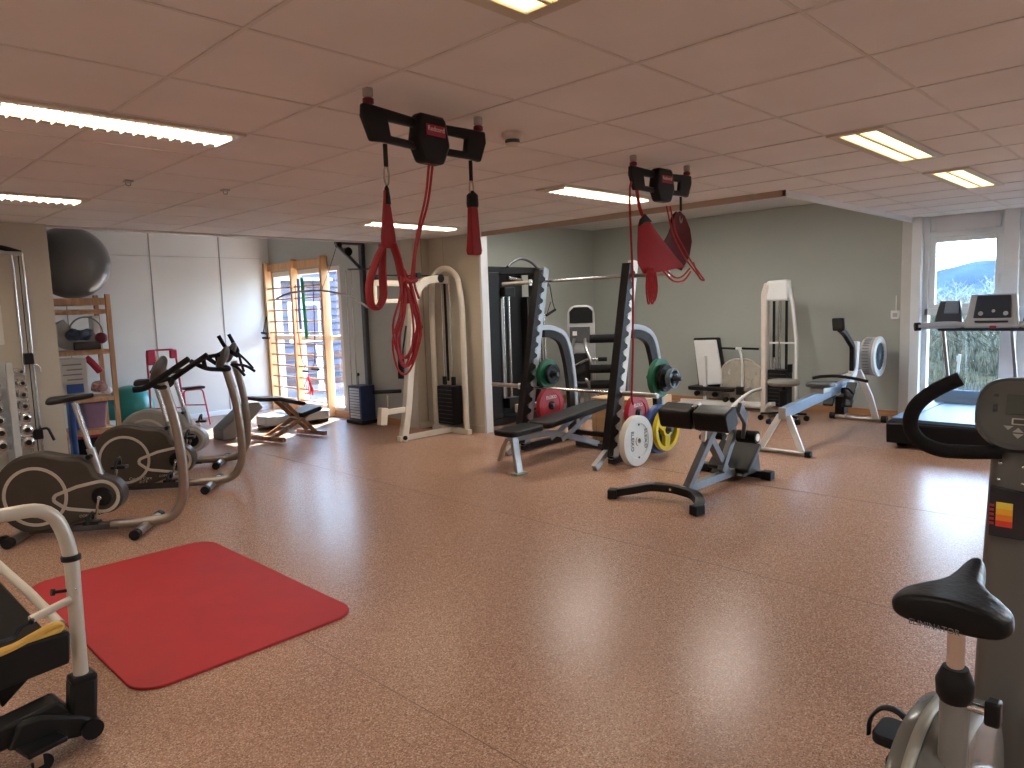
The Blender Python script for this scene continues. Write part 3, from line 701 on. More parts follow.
solo(hb, 'exercise_strap', BLACK, 'pair of black strap handles hanging on the left post of the wall bars', 'handle')

# ------------------------------------------------------------------ small wooden prone bench and grey step
t = thing('kneeling_bench', 'small crossed wooden bench with two black pads standing in the window light', 'bench', (4.15, 7.85, 0), world=True)
b = MB(); b.bar((3.98, 7.55, .04), (3.86, 8.08, .04), .05, .05); b.build('foot', BEECH, t, bevel=.005)
b = MB(); b.bar((4.52, 7.55, .04), (4.42, 8.02, .04), .05, .05); b.build('foot', BEECH, t, bevel=.005)
for dy in (-.09, .09):
    b = MB(); b.bar((3.93, 7.80+dy, .05), (4.40, 7.82+dy, .27), .03, .045); b.build('side_rail', BEECH, t, bevel=.004)
    b = MB(); b.bar((4.48, 7.80+dy, .05), (4.10, 7.84+dy, .46), .03, .045); b.build('side_rail', BEECH, t, bevel=.004)
b = MB(); b.bar((4.12, 7.68, .14), (4.12, 7.94, .14), .02, .02); b.bar((4.28, 7.68, .24), (4.28, 7.94, .24), .02, .02); b.build('crossbar', STEEL, t)
MB().prism([(3.76, .515), (3.78, .54), (4.05, .515), (4.36, .43), (4.37, .40), (4.33, .385), (4.04, .475), (3.79, .495)], 7.68, 8.02).build('chest_pad', VINYL, t, bevel=.012)
MB().box((4.42, 7.82, .305), (.28, .34, .055), ry=R(-12)).build('knee_pad', VINYL, t, bevel=.014)
t = thing('aerobic_step', 'pale grey aerobic step on the floor behind the crossed wooden bench', 'step', (4.6, 8.75, 0), world=True)
MB().prism(rrect(4.30, 5.25, 8.55, 8.95, .12), .05, .17, 'xy').build('platform', mat('pale_grey_step', (.32, .35, .37), .6, noise=.05), t, bevel=.02)
b = MB(); b.box((4.42, 8.75, .03), (.16, .34, .06)); b.build('foot', PLAST, t, bevel=.01)
b = MB(); b.box((5.12, 8.75, .03), (.16, .34, .06)); b.build('foot', PLAST, t, bevel=.01)
t = thing('wedge_bolster', 'grey wedge shaped cushion leaning left of the crossed wooden bench', 'cushion', (3.85, 8.5, 0), world=True)
MB().prism([(3.62, .0), (3.78, .0), (4.16, .34), (4.10, .42), (4.0, .42), (3.62, .13)], 8.35, 8.62).build('foam', mat('grey_foam', (.17, .18, .18), .7, noise=.08), t, bevel=.015)

# ------------------------------------------------------------------ wall mounted lat pulley in the window alcove
t = thing('lat_pulley', 'wall mounted grey lat pulley with navy weight stack between window and white machine', 'pulley machine', (5.42, 8.0, 0), world=True)
MB().box((5.495, 8.02, 1.2), (.06, .07, 2.32)).build('column', DSTEEL, t, bevel=.005)
MB().bar((5.10, 8.02, 2.36), (5.52, 8.02, 2.36), .05, .05).build('boom', DSTEEL, t, bevel=.004)
MB().bar((5.12, 8.02, 2.34), (5.47, 8.02, 2.03), .035, .045).build('brace', DSTEEL, t, bevel=.004)
MB().cyl((5.28, 7.99, 2.25), (5.28, 8.05, 2.25), .055, n=20).build('pulley', PLAST, t)
MB().cyl((5.15, 7.99, 2.33), (5.15, 8.05, 2.33), .035, n=20).build('pulley', PLAST, t)
MB().bar((5.22, 7.95, 2.02), (5.50, 7.80, 2.02), .02, .02).build('crossbar', DSTEEL, t)
MB().cyl((5.46, 7.79, 2.03), (5.52, 7.79, 2.03), .03, n=16).build('pulley', PLAST, t)
for y in (8.0, 8.12): MB().cyl((5.30, y, 2.02), (5.30, y, .5), .008, n=8).build('guide_rod', CHROME, t)
MB().cyl((5.36, 8.06, .5), (5.36, 8.06, .64), .012).build('stem', CHROME, t); MB().ball((5.36, 8.06, .65), .025).build('stem_knob', PLAST, t)
MB().box((5.40, 8.06, .275), (.22, .29, .46)).build('weight_stack', NAVY, t, bevel=.004)
lb = MB()
for k in range(11): lb.box((5.287, 8.06, .09+.037*k), (.006, .22, .028))
lb.build('weight_labels', mat('silver_label', (.55, .60, .66), .35, .3, noise=.1), t)
MB().box((5.38, 8.04, .03), (.26, .36, .05)).build('base', BLACK, t, bevel=.005)
t = thing('lat_bar', 'long thin chrome lat bar with bent ends hanging in front of the wall bars', 'bar', (4.65, 7.6, 1.7), world=True)
MB().tube([(4.21, 7.95, 1.66), (4.34, 7.85, 1.73), (4.62, 7.60, 1.745), (4.86, 7.38, 1.67), (5.02, 7.24, 1.52)], .013, 10, fil=.10).build('bar', STEEL, t)
MB().tube([(4.62, 7.60, 1.75), (4.85, 7.75, 2.05), (5.13, 8.02, 2.33)], .003, 5).build('cable', BLACK, t)
MB().tube([(4.62, 7.60, 1.75), (4.62, 7.60, 1.80)], .008).build('hook', CHROME, t)

# ------------------------------------------------------------------ white dual pulley machine beside the partition
t = thing('pulley_tower', 'cream tubular pulley machine with black weight stack in front of the beige partition', 'pulley machine', (5.3, 6.48, 0), world=True)
MB().tube([(5.62, 6.24, .05), (5.62, 6.24, 1.55), (5.62, 6.30, 1.86), (5.60, 6.48, 1.97), (5.58, 6.68, 1.90), (5.58, 6.74, 1.60), (5.58, 6.74, .05)], .033, 12, fil=.18).build('arch_frame', WHITE, t)
MB().rect([(4.86, 6.48, 0), (4.93, 6.48, .30), (5.06, 6.48, 1.2), (5.10, 6.48, 1.62), (5.24, 6.48, 1.80), (5.45, 6.48, 1.83), (5.62, 6.48, 1.81)], .075, .085, fil=.18).build('front_mast', WHITE, t, bevel=.006)
MB().rect([(4.80, 6.48, .035), (5.62, 6.48, .035)], .06, .06).build('base_rail', WHITE, t, bevel=.005)
MB().rect([(5.60, 6.16, .03), (5.60, 6.82, .03)], .06, .06, flat=(1, 0, 0)).build('rear_foot', WHITE, t, bevel=.005)
MB().cyl((4.86, 6.425, .045), (4.86, 6.45, .045), .025).build('foot_plug', BLACK, t)
MB().rect([(5.30, 6.48, 1.76), (4.56, 6.48, 1.78)], .05, .06).build('top_arm', WHITE, t, bevel=.004)
MB().rect([(5.10, 6.48, 1.58), (4.58, 6.48, 1.58)], .05, .045).build('lower_arm', WHITE, t, bevel=.004)
MB().bar((4.58, 6.48, 1.55), (4.58, 6.48, 1.84), .04, .04).build('end_post', WHITE, t, bevel=.004)
for x, z, r in ((5.17, 1.86, .035), (5.49, 1.83, .05)): MB().cyl((x, 6.44, z), (x, 6.52, z), r, n=20).build('pulley', PLAST, t)
MB().bar((4.60, 6.48, 1.86), (5.50, 6.48, 1.86), .012, .014).build('cable', BLACK, t)
MB().cyl((4.57, 6.40, 1.83), (4.57, 6.56, 1.83), .022).build('pivot', BLACK, t)
MB().rect([(4.93, 6.48, .36), (4.62, 6.48, .36)], .05, .06).build('knee_arm', WHITE, t, bevel=.004)
MB().box((4.60, 6.48, .32), (.09, .07, .19), ry=R(8)).build('bracket', WHITE, t, bevel=.006)
MB().cyl((4.68, 6.48, .42), (4.68, 6.48, .60), .010).build('stem', CHROME, t)
MB().cyl((4.50, 6.48, .60), (4.86, 6.48, .575), .022, n=14).build('knee_roller', FOAM, t)
MB().box((5.60, 6.50, .33), (.16, .27, .46)).build('weight_stack', PLAST, t, bevel=.006)
st = MB()
for k in range(9): st.box((5.518, 6.50, .13+.048*k), (.004, .26, .005))
st.build('stack_joints', DSTEEL, t)
for y in (6.43, 6.57): MB().cyl((5.60, y, .1), (5.60, y, 1.85), .010, n=10).build('guide_rod', CHROME, t)
MB().box((5.59, 6.50, 1.22), (.014, .03, 1.2)).build('belt', BLACK, t)
for y in (6.42, 6.58): MB().box((5.60, y, .62), (.04, .045, .10)).build('rod_sleeve', PLAST, t, bevel=.006)
MB().tube([(4.95, 6.44, 1.30), (4.88, 6.42, 1.05), (4.87, 6.42, .95)], .010, 6).build('strap', BLACK, t)
MB().cyl((4.845, 6.42, .98), (4.83, 6.42, .72), .034, n=14).build('foam_roller', FOAM, t)
MB().tube([(5.12, 6.42, 1.42), (5.16, 6.42, 1.28), (5.12, 6.42, 1.15)], .010, 6).build('strap', BLACK, t)

# ------------------------------------------------------------------ black functional trainer behind the partition
t = thing('cable_machine', 'tall black cable machine standing behind the end of the partition', 'cable machine', (6.55, 6.3, 0), world=True)
BLM = mat('black_metal', (.009, .009, .010), .38, 0, noise=.2, spec=.3)
for x in (6.0, 7.08): MB().box((x, 6.42, .98), (.10, .14, 1.92)).build('column', BLM, t, bevel=.008)
MB().box((6.54, 6.42, 1.93), (1.2, .16, .09)).build('top_beam', BLM, t, bevel=.008)
MB().box((6.54, 6.42, .05), (1.2, .22, .09)).build('base_beam', BLM, t, bevel=.008)
MB().box((6.11, 6.40, 1.0), (.36, .24, 1.80)).build('stack_shroud', BLM, t, bevel=.01)
MB().box((6.96, 6.45, .85), (.16, .16, 1.5)).build('stack_shroud', BLM, t, bevel=.01)
MB().box((6.70, 6.50, .98), (.42, .03, 1.84)).build('back_panel', BLM, t, bevel=.004)
MB().box((6.46, 6.16, .21), (.13, .07, .10)).build('pedal_stop', WHITE, t, bevel=.01)
MB().cyl((6.46, 6.12, .22), (6.46, 6.125, .22), .025).build('orange_dot', mat('orange_plastic', (.6, .16, .04), .5, noise=.1), t)
for x in (6.34, 6.44): MB().cyl((x, 6.28, 1.62), (x, 6.28, .32), .017, n=12).build('guide_rod', CHROME, t)
for x in (7.00, 7.10): MB().cyl((x, 6.28, 1.80), (x, 6.28, .2), .014, n=12).build('guide_rod', CHROME, t)
hl = MB().box((6.296, 6.264, .96), (.026, .008, 1.24))
for k in range(24): hl.box((6.296, 6.262, .36+.052*k), (.02, .01, .028))
hl.build('position_marks', mat('grey_marks', (.40, .40, .40), .4, .5, noise=.1), t)
MB().box((6.40, 6.26, 1.66), (.18, .10, .12)).build('carriage', BLM, t, bevel=.01)
MB().cyl((6.38, 6.22, 1.83), (6.62, 6.22, 1.80), .024).build('pulley_arm', CHROME, t)
MB().box((6.42, 6.26, .28), (.22, .14, .13)).build('carriage', BLM, t, bevel=.01)
MB().tube([(6.46, 6.3, 1.97), (6.54, 6.3, 2.03), (6.68, 6.3, 2.08), (6.80, 6.3, 2.07), (6.92, 6.3, 2.03), (7.02, 6.3, 1.96)], .018, 10, fil=.05).build('pull_up_bar', DSTEEL, t)
MB().box((7.06, 6.24, 1.84), (.10, .10, .24)).build('carriage', BLM, t, bevel=.01)
MB().tube([(7.11, 6.18, 1.75), (7.16, 6.18, 1.52), (7.20, 6.18, 1.42), (7.04, 6.18, 1.36), (7.12, 6.18, 1.52)], .006, 6).build('handle_strap', BLACK, t)
MB().cyl((7.03, 6.18, 1.35), (7.21, 6.18, 1.42), .017).build('handle_grip', FOAM, t)

# ------------------------------------------------------------------ squat rack, barbells and plates
t = thing('squat_rack', 'pale blue squat rack with two serrated uprights and curved rear legs', 'rack', (5.6, 4.4, 0), world=True)
SERR = mat('serrated_black', (.022, .020, .022), .45, .2, spec=.2, noise=.15)
def upz(z): return 5.20+.205*z         # x of the upright front at height z
for y, sg in ((3.86, -1), (4.96, 1)):
    fm = MB(); fm.rect([(upz(.05)+.05, y, .05), (upz(1.86)+.05, y, 1.86)], .06, .085); fm.build('upright', BLUEGREY if sg > 0 else BWHITE, t, bevel=.005)
    o = []; n = 15
    for k in range(n):
        z0 = .16+1.66*k/n; dz = 1.66/n
        o += [(upz(z0)-.012, z0), (upz(z0)+.040, z0+dz*.20), (upz(z0)+.046, z0+dz*.42), (upz(z0)+.008, z0+dz*.62), (upz(z0)-.012, z0+dz*.9)]
    o += [(upz(1.84)-.012, 1.84), (upz(1.84)-.065, 1.84), (upz(.10)-.085, .10), (upz(.1)-.012, .10)]
    for yy in (y-.042, y+.034): MB().prism(o, yy, yy+.008).build('serrated_plate', SERR, t)
    MB().prism([(upz(1.84)-.062, 1.84), (upz(.1)-.08, .1), (upz(.1)-.04, .1), (upz(1.84)-.02, 1.84)], y-.036, y+.036).build('front_web', SERR, t)
    MB().rect([(upz(1.25)+.08, y, 1.25), (5.72, y, 1.245), (5.93, y, 1.17), (6.02, y, .95), (6.07, y, .60), (6.10, y, .08)], .055, .05, fil=.13).build('rear_leg', BLUEGREY, t, bevel=.005)
    MB().rect([(5.58, y, 1.19), (5.70, y, 1.185), (5.86, y, 1.12), (5.94, y, .92), (6.0, y, .60), (6.02, y, .10)], .05, .085, fil=.12).build('leg_web', SERR, t, bevel=.004)
    MB().rect([(4.98, y-.0, .02), (5.16, y, .14), (5.32, y, .10)], .05, .06, fil=.04).build('front_foot', STEEL, t, bevel=.004)
    MB().rect([(5.22, y, .05), (6.16, y, .05)], .06, .07).build('base_rail', SERR, t, bevel=.005)
MB().bar((5.81, 3.86, .06), (5.81, 3.86, .33), .05, .05).build('peg_post', SERR, t, bevel=.004)
for y in (3.86, 4.96): MB().bar((5.36, y, .46), (5.53, y, .46), .05, .05).build('peg_bracket', BLUEGREY, t, bevel=.004)
MB().bar((5.40, 4.96, .78), (5.53, 4.96, .78), .05, .05).build('peg_bracket', BLUEGREY, t, bevel=.004)
for z, x in ((.09, 6.06),): MB().bar((x, 3.89, z), (x, 4.93, z), .05, .05).build('crossbar', BLUEGREY if z > 1 else SERR, t, bevel=.004)
for (x, y0, y1, z) in ((5.90, 3.90, 3.52, .75), (5.81, 3.90, 3.57, .275), (5.50, 3.90, 3.71, .46), (5.50, 5.0, 4.70, .78), (5.48, 5.0, 4.74, .46)):
    MB().cyl((x, y0, z), (x, y1, z), .022, n=12).build('plate_peg', DSTEEL, t)
def barbell(x, z, label, y0=3.46, y1=5.54):
    t = thing('barbell', label, 'barbell', (x, (y0+y1)/2, z), world=True)
    MB().cyl((x, y0+.4, z), (x, y1-.4, z), .014, n=12).build('shaft', CHROME, t)
    for a, b in ((y0, y0+.40), (y1-.40, y1)):
        MB().cyl((x, a, z), (x, b, z), .022, n=16).build('sleeve', STEEL, t)
    for a in (y0+.40, y1-.40): MB().cyl((x, a-.012, z), (x, a+.012, z), .032, n=16).build('collar', STEEL, t)
    return t
barbell(5.395, .648, 'lower chrome barbell resting across the rack above the black bench')
barbell(5.602, 1.722, 'upper chrome barbell resting across the top of the rack')
def plate(label, x, y, z, r, w, m, txt=None, holes=0, hub=PLAST, tm=LETW, group=None):
    """disc with its axis along y"""
    t = thing('weight_plate', label, 'weight plate', (x, y, z), 0, group)
    if holes:
        b = MB(); b.ann((0, 0), r*.80, r, -w/2, w/2, n=40); b.ann((0, 0), .028, r*.36, -w/2, w/2, n=28)
        for k in range(holes):
            a = 2*PI*k/holes+.5; d = V((math.cos(a), 0, math.sin(a)))
            b.bar(d*r*.30, d*r*.86, r*.42, w*.9, (0, 1, 0)) if True else None
        b.build('disc', m, t, bevel=.003)
    else:
        b = MB(); b.ann((0, 0), .030, r*.70, -w/2+.006, w/2-.006, n=40); b.ann((0, 0), r*.68, r, -w/2, w/2, n=48); b.build('disc', m, t, bevel=.004)
    MB().ann((0, 0), .026, .045, -w/2-.003, w/2+.003, n=24).build('hub', hub, t)
    if txt:
        if txt == 'v':
            pass
        else:
            for sg, rr in ((1, .42),):
                text('lettering', txt, r*.26, tm, t, frame((0, -w/2+.004, r*.44), (1, 0, 0), (0, 0, 1)))
    return t
pl = plate('big cream white weight plate on the floor leaning against the right upright', 5.36, 3.672, .232, .230, .062, PLWHT, hub=PLWHT)
for sx_, fl in ((-.105, 1), (.105, 1)):
    text('lettering', 'ELEIKO', .058, LETB, pl, frame((sx_, -.0335, .01), (0, 0, -1), (1, 0, 0)))
d = MB(); d.cyl((0, -.034, .15), (0, -.030, .15), .010); d.cyl((0, -.034, -.15), (0, -.030, -.15), .010); d.build('bolt', LETB, pl)
plate('bright yellow spoked weight plate on the low peg of the right rack leg', 5.81, 3.64, .275, .205, .045, PLYEL, holes=3)
plate('dark blue weight plate right behind the yellow one', 5.79, 3.71, .275, .235, .06, PLBLU)
plate('red weight plate between the right upright and its rear leg', 5.50, 3.758, .46, .170, .05, PLRED, 'ELEIKO')
plate('green weight plate on the upper peg of the right rack leg', 5.90, 3.76, .75, .185, .05, PLGRN)
plate('black weight plate in front of the green one on the right', 5.90, 3.70, .75, .130, .04, PLAST)
plate('small steel blue weight plate outermost on the upper right peg', 5.90, 3.62, .75, .095, .05, mat('steel_blue_paint', (.12, .17, .21), .4, .2, noise=.1), holes=3)
plate('green weight plate on the left rack frame above the red one', 5.50, 4.84, .78, .150, .05, PLGRN)
plate('dark weight plate behind the green one on the left rack frame', 5.50, 4.775, .78, .10, .04, PLAST)
plate('red weight plate on the left rack frame above the bench pad', 5.48, 4.80, .46, .190, .05, PLRED, 'ELEIKO')

# wooden plyo box
t = thing('wooden_box', 'square birch plywood jumping box standing inside the rack', 'box', (6.45, 4.45, 0), world=True)
MB().box((6.45, 4.47, .235), (.62, .62, .47)).build('box', PLY, t, bevel=.004)
j = MB(); j.box((6.139, 4.47, .455), (.003, .62, .004)); j.box((6.139, 4.72, .235), (.003, .004, .46)); j.build('joint', mat('ply_edge', (.30, .18, .09), .6, noise=.1), t)

# ------------------------------------------------------------------ adjustable bench in the rack
t = thing('weight_bench', 'low black padded weight bench on grey legs lying through the squat rack', 'bench', (5.1, 4.5, 0), world=True)
def pad(p, q, w, h, m=VINYL, r=.06, bev=.012, parent=None, name='pad'):
    p, q = V(p), V(q); d = q-p; L = d.length; x = d.normalized(); y = V((0, 0, 1)).cross(x).normalized(); z = x.cross(y)
    b = MB(); b.prism(rrect(0, L, -w/2, w/2, r, 5), 0, h, 'xy'); Mx = Matrix((x, y, z)).transposed().to_4x4(); Mx.translation = p; b.b.transform(Mx)
    return b.build(name, m, parent, bevel=bev)
pad((4.40, 4.43, .335), (4.84, 4.43, .345), .27, .05, parent=t, name='seat_pad')
pad((4.87, 4.43, .345), (5.95, 4.46, .43), .28, .055, parent=t, name='back_pad')
fr = MB(); fr.rect([(4.52, 4.46, .30), (5.10, 4.45, .27), (5.60, 4.44, .12), (5.78, 4.44, .05)], .07, .055, fil=.08); fr.build('spine', BLUEGREY, t, bevel=.004)
fr = MB(); fr.bar((5.15, 4.37, .20), (5.62, 4.37, .40), .012, .05); fr.build('ladder_bracket', BLUEGREY, t, bevel=.003)
fr = MB(); fr.bar((5.15, 4.51, .20), (5.62, 4.51, .40), .012, .05); fr.build('ladder_bracket', BLUEGREY, t, bevel=.003)
MB().rect([(4.52, 4.40, .31), (4.50, 4.36, .20), (4.47, 4.30, .01)], .035, .075, fil=.03, flat=(0, 1, 0)).build('leg', STEEL, t, bevel=.004)
MB().rect([(4.56, 4.50, .31), (4.66, 4.66, .20), (4.80, 4.86, .02)], .035, .075, fil=.03, flat=(0, 1, 0)).build('leg', STEEL, t, bevel=.004)
MB().bar((5.78, 4.18, .035), (5.78, 4.70, .035), .06, .05).build('rear_foot', DSTEEL, t, bevel=.005)
MB().box((4.47, 4.30, .012), (.14, .08, .022)).build('foot_pad', mat('pale_green_rubber', (.30, .36, .30), .6, noise=.1), t, bevel=.004)
# ------------------------------------------------------------------ black back extension bench
t = thing('hyperextension_bench', 'black and steel grey back extension bench standing alone on the floor right of the rack', 'bench', (4.9, 2.75, 0), world=True)
GM = mat('grey_hammer_metal', (.14, .15, .16), .4, .5, noise=.15, scale=20)
yc = 2.75
MB().rect([(4.36, 3.20, .035), (4.40, 3.10, .06), (4.53, 2.98, .085), (4.56, 2.80, .09), (4.52, 2.60, .085), (4.43, 2.50, .06), (4.35, 2.47, .035)], .055, .07, fil=.06, flat=(0, 0, 1)).build('front_foot', BLM, t, bevel=.004)
MB().box((4.345, 3.195, .036), (.09, .07, .07), rz=R(25)).build('foot_cap', BLACK, t, bevel=.008)
MB().box((4.335, 2.475, .036), (.09, .07, .07), rz=R(-15)).build('foot_cap', BLACK, t, bevel=.008)
MB().rect([(4.54, 2.72, .09), (5.40, 2.72, .085)], .06, .06).build('base_beam', GM, t, bevel=.004)
MB().rect([(4.58, 2.70, .09), (4.90, 2.66, .50)], .055, .06).build('mast', GM, t, bevel=.004)
MB().rect([(4.86, 2.70, .50), (5.22, 2.72, .10)], .055, .06).build('brace', GM, t, bevel=.004)
MB().rect([(5.10, 2.70, .13), (5.30, 2.70, .40), (5.28, 2.70, .46)], .05, .055, fil=.03).build('rear_link', GM, t, bevel=.004)
pd = Matrix.Translation((4.56, 0, .645)) @ Matrix.Rotation(R(-18), 4, 'Y')
for y0, y1 in ((2.615, 2.870), (2.330, 2.590)):
    b = MB(); b.prism(rrect(-.085, .085, -.075, .075, .035, 5), y0, y1); b.b.transform(pd); b.build('hip_pad', VINYL, t, bevel=.012)
b = MB(); b.box((0, 2.602, .083), (.05, .03, .022)); b.b.transform(pd); b.build('pad_bracket', CHROME, t, bevel=.003)
MB().rect([(4.60, 2.622, .74), (4.66, 2.60, .66), (4.70, 2.62, .54), (4.76, 2.66, .44)], .035, .035, fil=.05).build('pad_neck', BWHITE, t, bevel=.003)
MB().rect([(4.66, 2.33, .72), (4.90, 2.40, .60), (5.28, 2.60, .41)], .028, .075, fil=.05, flat=(0, 1, 0)).build('roller_arm', GM, t, bevel=.003)
MB().rect([(4.68, 2.90, .60), (4.95, 2.70, .47)], .04, .04).build('pad_arm', BLM, t, bevel=.003)
MB().cyl((4.80, 2.69, .46), (4.76, 2.67, .46), .026).build('locking_knob', mat('maroon_knob', (.16, .02, .03), .4, noise=.1), t)
MB().cyl((5.31, 2.92, .39), (5.31, 2.53, .39), .012).build('roller_axle', CHROME, t)
for y0, y1, sg in ((2.66, 2.50, -1), (2.78, 2.95, 1)):
    MB().cyl((5.31, y0, .39), (5.31, y1, .39), .050, n=18).build('ankle_roller', FOAM, t)
    MB().cyl((5.31, y1, .39), (5.31, y1+.006*sg, .39), .030, n=14).build('roller_cap', LETW, t)
MB().box((5.44, 2.76, .19), (.30, .36, .04), ry=R(-38)).build('foot_plate', BLM, t, bevel=.012)
MB().prism([(5.30, .05), (5.62, .05), (5.58, .22), (5.46, .20), (5.34, .09)], 2.61, 2.91).build('plate_support', mat('black_green_cover', (.014, .018, .014), .4, noise=.2), t, bevel=.015)
MB().bar((5.56, 2.56, .035), (5.56, 3.06, .035), .06, .055).build('rear_foot', BLM, t, bevel=.004)
for y in (2.53, 3.08): MB().box((5.56, y, .036), (.085, .09, .07)).build('foot_cap', BLACK, t, bevel=.008)
for y in (2.66, 2.80): MB().cyl((4.52, y, .09), (4.515, y, .09), .010).build('bolt', CHROME, t)

# ------------------------------------------------------------------ grey selectorised machine in the far corner
t = thing('chest_machine', 'silver and black seated weight machine in the corner behind the squat rack', 'weight machine', (7.82, 6.24, 0), -142)
# local +x faces the camera
MB().prism([(y, z) for y, z in ((-.19, .12), (.19, .12), (.19, 1.36), (.15, 1.44), (.08, 1.47), (-.08, 1.47), (-.15, 1.44), (-.19, 1.36))], -.30, 0, 'yz').build('tower_shroud', mat('silver_shroud', (.45, .46, .47), .35, .3, noise=.1), t, bevel=.015)
MB().prism([(y, z) for y, z in ((-.16, 1.22), (.16, 1.22), (.16, 1.38), (.10, 1.44), (-.10, 1.44), (-.16, 1.38))], 0, .012, 'yz').build('top_panel', PLAST, t, bevel=.003)
MB().box((.01, -.02, 1.06), (.014, .28, .22)).build('instruction_panel', DSTEEL, t, bevel=.004)
MB().box((.02, -.09, 1.08), (.004, .06, .06)).build('label', LETW, t)
MB().box((-.02, 0, .06), (.60, .46, .09)).build('base', GREYP, t, bevel=.01)
MB().tube([(.02, .05, 1.0), (.16, .06, .88), (.26, .12, .72), (.24, .14, .48), (.10, .10, .30)], .022, 8, fil=.05).build('press_arm', STEEL, t)
MB().tube([(.02, -.10, 1.0), (.20, -.16, .78), (.30, -.18, .60), (.26, -.16, .35)], .022, 8, fil=.05).build('press_arm', STEEL, t)
MB().tube([(.24, .30, .73), (.24, .06, .73), (.28, -.16, .62)], .018, 8, fil=.03).build('handle_bar', CHROME, t)
MB().cyl((.24, .34, .73), (.24, .22, .73), .028).build('grip', FOAM, t)
pad((.18, 0, .36), (.52, 0, .38), .34, .07, parent=t, name='seat')
pad((.14, 0, .42), (.05, 0, .80), .26, .06, parent=t, name='backrest')
MB().rect([(.50, 0, .05), (.40, 0, .34)], .05, .06).build('seat_post', GREYP, t, bevel=.004)
MB().rect([(-.3, .25, .04), (.62, .25, .04)], .05, .05).build('base_rail', GREYP, t, bevel=.004)
MB().rect([(-.3, -.25, .04), (.62, -.25, .04)], .05, .05).build('base_rail', GREYP, t, bevel=.004)
t = thing('roller_stand', 'grey stand with three stacked black foam rollers behind the right upright of the rack', 'weight machine', (7.40, 5.50, 0), world=True)
MB().rect([(7.52, 5.28, .02), (7.52, 5.28, 1.22)], .06, .06).build('post', GREYP, t, bevel=.005)
for z in (1.035, .65, .45): 
    r = MB().cyl((7.26, 5.66, z), (7.49, 5.33, z), .055, n=18).build('foam_roller', FOAM, t)
    MB().cyl((7.49, 5.33, z), (7.52, 5.285, z), .03).build('roller_cap', LGREY, r)
MB().rect([(7.15, 5.82, .03), (7.60, 5.17, .03)], .06, .07, flat=(0, 0, 1)).build('base', GREYP, t, bevel=.005)
MB().tube([(7.22, 5.72, .10), (7.30, 5.70, .42), (7.24, 5.74, .55), (7.34, 5.60, .30), (7.50, 5.40, .12)], .016, 8, fil=.08).build('linkage', STEEL, t)

# ------------------------------------------------------------------ white leg press / row machine at the far wall
t = thing('leg_press', 'white framed seated leg machine with white backrest by the sage wall', 'weight machine', (8.9, 4.75, 0), world=True)
WP = MB(); WP.prism([(5.14, .93), (4.80, .94), (4.69, .34), (5.06, .30)], 8.93, 8.96, 'yz'); WP.build('backrest_shell', BWHITE, t, bevel=.012)
WP = MB(); WP.prism([(5.17, .96), (4.77, .97), (4.655, .30), (5.09, .27)], 8.965, 9.02, 'yz'); WP.build('backrest', VINYL, t, bevel=.02)
MB().rect([(8.90, 4.96, .72), (8.90, 4.94, .10)], .05, .05, flat=(1, 0, 0)).build('back_post', BWHITE, t, bevel=.005)
MB().prism(rrect(8.78, 9.12, 4.50, 5.18, .08), .25, .30, 'xy').build('seat', VINYL, t, bevel=.012)
MB().rect([(8.90, 5.32, .07), (8.90, 4.10, .10)], .06, .07, flat=(1, 0, 0)).build('main_rail', BWHITE, t, bevel=.005)
MB().rect([(9.1, 5.38, .04), (9.1, 4.10, .04)], .05, .05, flat=(1, 0, 0)).build('floor_rail', BWHITE, t, bevel=.005)
MB().rect([(8.80, 5.30, .04), (9.2, 5.30, .04)], .05, .05).build('cross_foot', BWHITE, t, bevel=.005)
MB().rect([(8.90, 5.1, .17), (8.90, 4.3, .30)], .05, .045, flat=(1, 0, 0)).build('slide_rail', STEEL, t, bevel=.004)
for y, z in ((5.05, .20), (4.78, .20), (4.62, .14), (4.52, .14)): MB().cyl((8.84, y, z), (8.88, y, z), .035, n=16).build('guide_wheel', PLAST, t)
MB().box((8.88, 4.42, .27), (.07, .10, .11)).build('stop_block', PLAST, t, bevel=.01)
for a, b2 in ((4.70, 4.48), (4.40, 4.17)): MB().cyl((8.88, a, .832), (8.88, b2, .828), .014).build('handle_grip', FOAM, t)
MB().box((8.88, 4.44, .83), (.03, .09, .03)).build('handle_hub', BWHITE, t, bevel=.005)
MB().tube([(8.88, 4.44, .83), (8.89, 4.42, .76), (8.90, 4.40, .62), (8.90, 4.40, .10)], .016, 8, fil=.03).build('handle_post', BWHITE, t)
gd = MB()
out = [(8.92, 4.72, .30), (8.92, 4.70, .60), (8.92, 4.55, .69), (8.92, 4.30, .69), (8.92, 4.14, .58), (8.92, 4.10, .12)]
gd.tube(out, .008, 6, fil=.08)
gd.build('guard_hoop', WHITE, t)
gm = bpy.data.materials.new('clear_guard'); gm.use_nodes = True; gn = gm.node_tree; gn.nodes.clear()
go = gn.nodes.new('ShaderNodeOutputMaterial'); gt = gn.nodes.new('ShaderNodeBsdfTransparent'); gdn = gn.nodes.new('ShaderNodeBsdfPrincipled'); gx = gn.nodes.new('ShaderNodeMixShader')
gdn.inputs['Base Color'].default_value = (.62, .58, .50, 1); gdn.inputs['Roughness'].default_value = .3; gz = gn.nodes.new('ShaderNodeTexNoise'); gz.inputs['Scale'].default_value = 9
gmr = gn.nodes.new('ShaderNodeMapRange'); gmr.inputs['To Min'].default_value = .28; gmr.inputs['To Max'].default_value = .50
gn.links.new(gz.outputs['Fac'], gmr.inputs[0]); gn.links.new(gmr.outputs[0], gx.inputs[0]); gn.links.new(gt.outputs[0], gx.inputs[1]); gn.links.new(gdn.outputs[0], gx.inputs[2]); gn.links.new(gx.outputs[0], go.inputs[0])
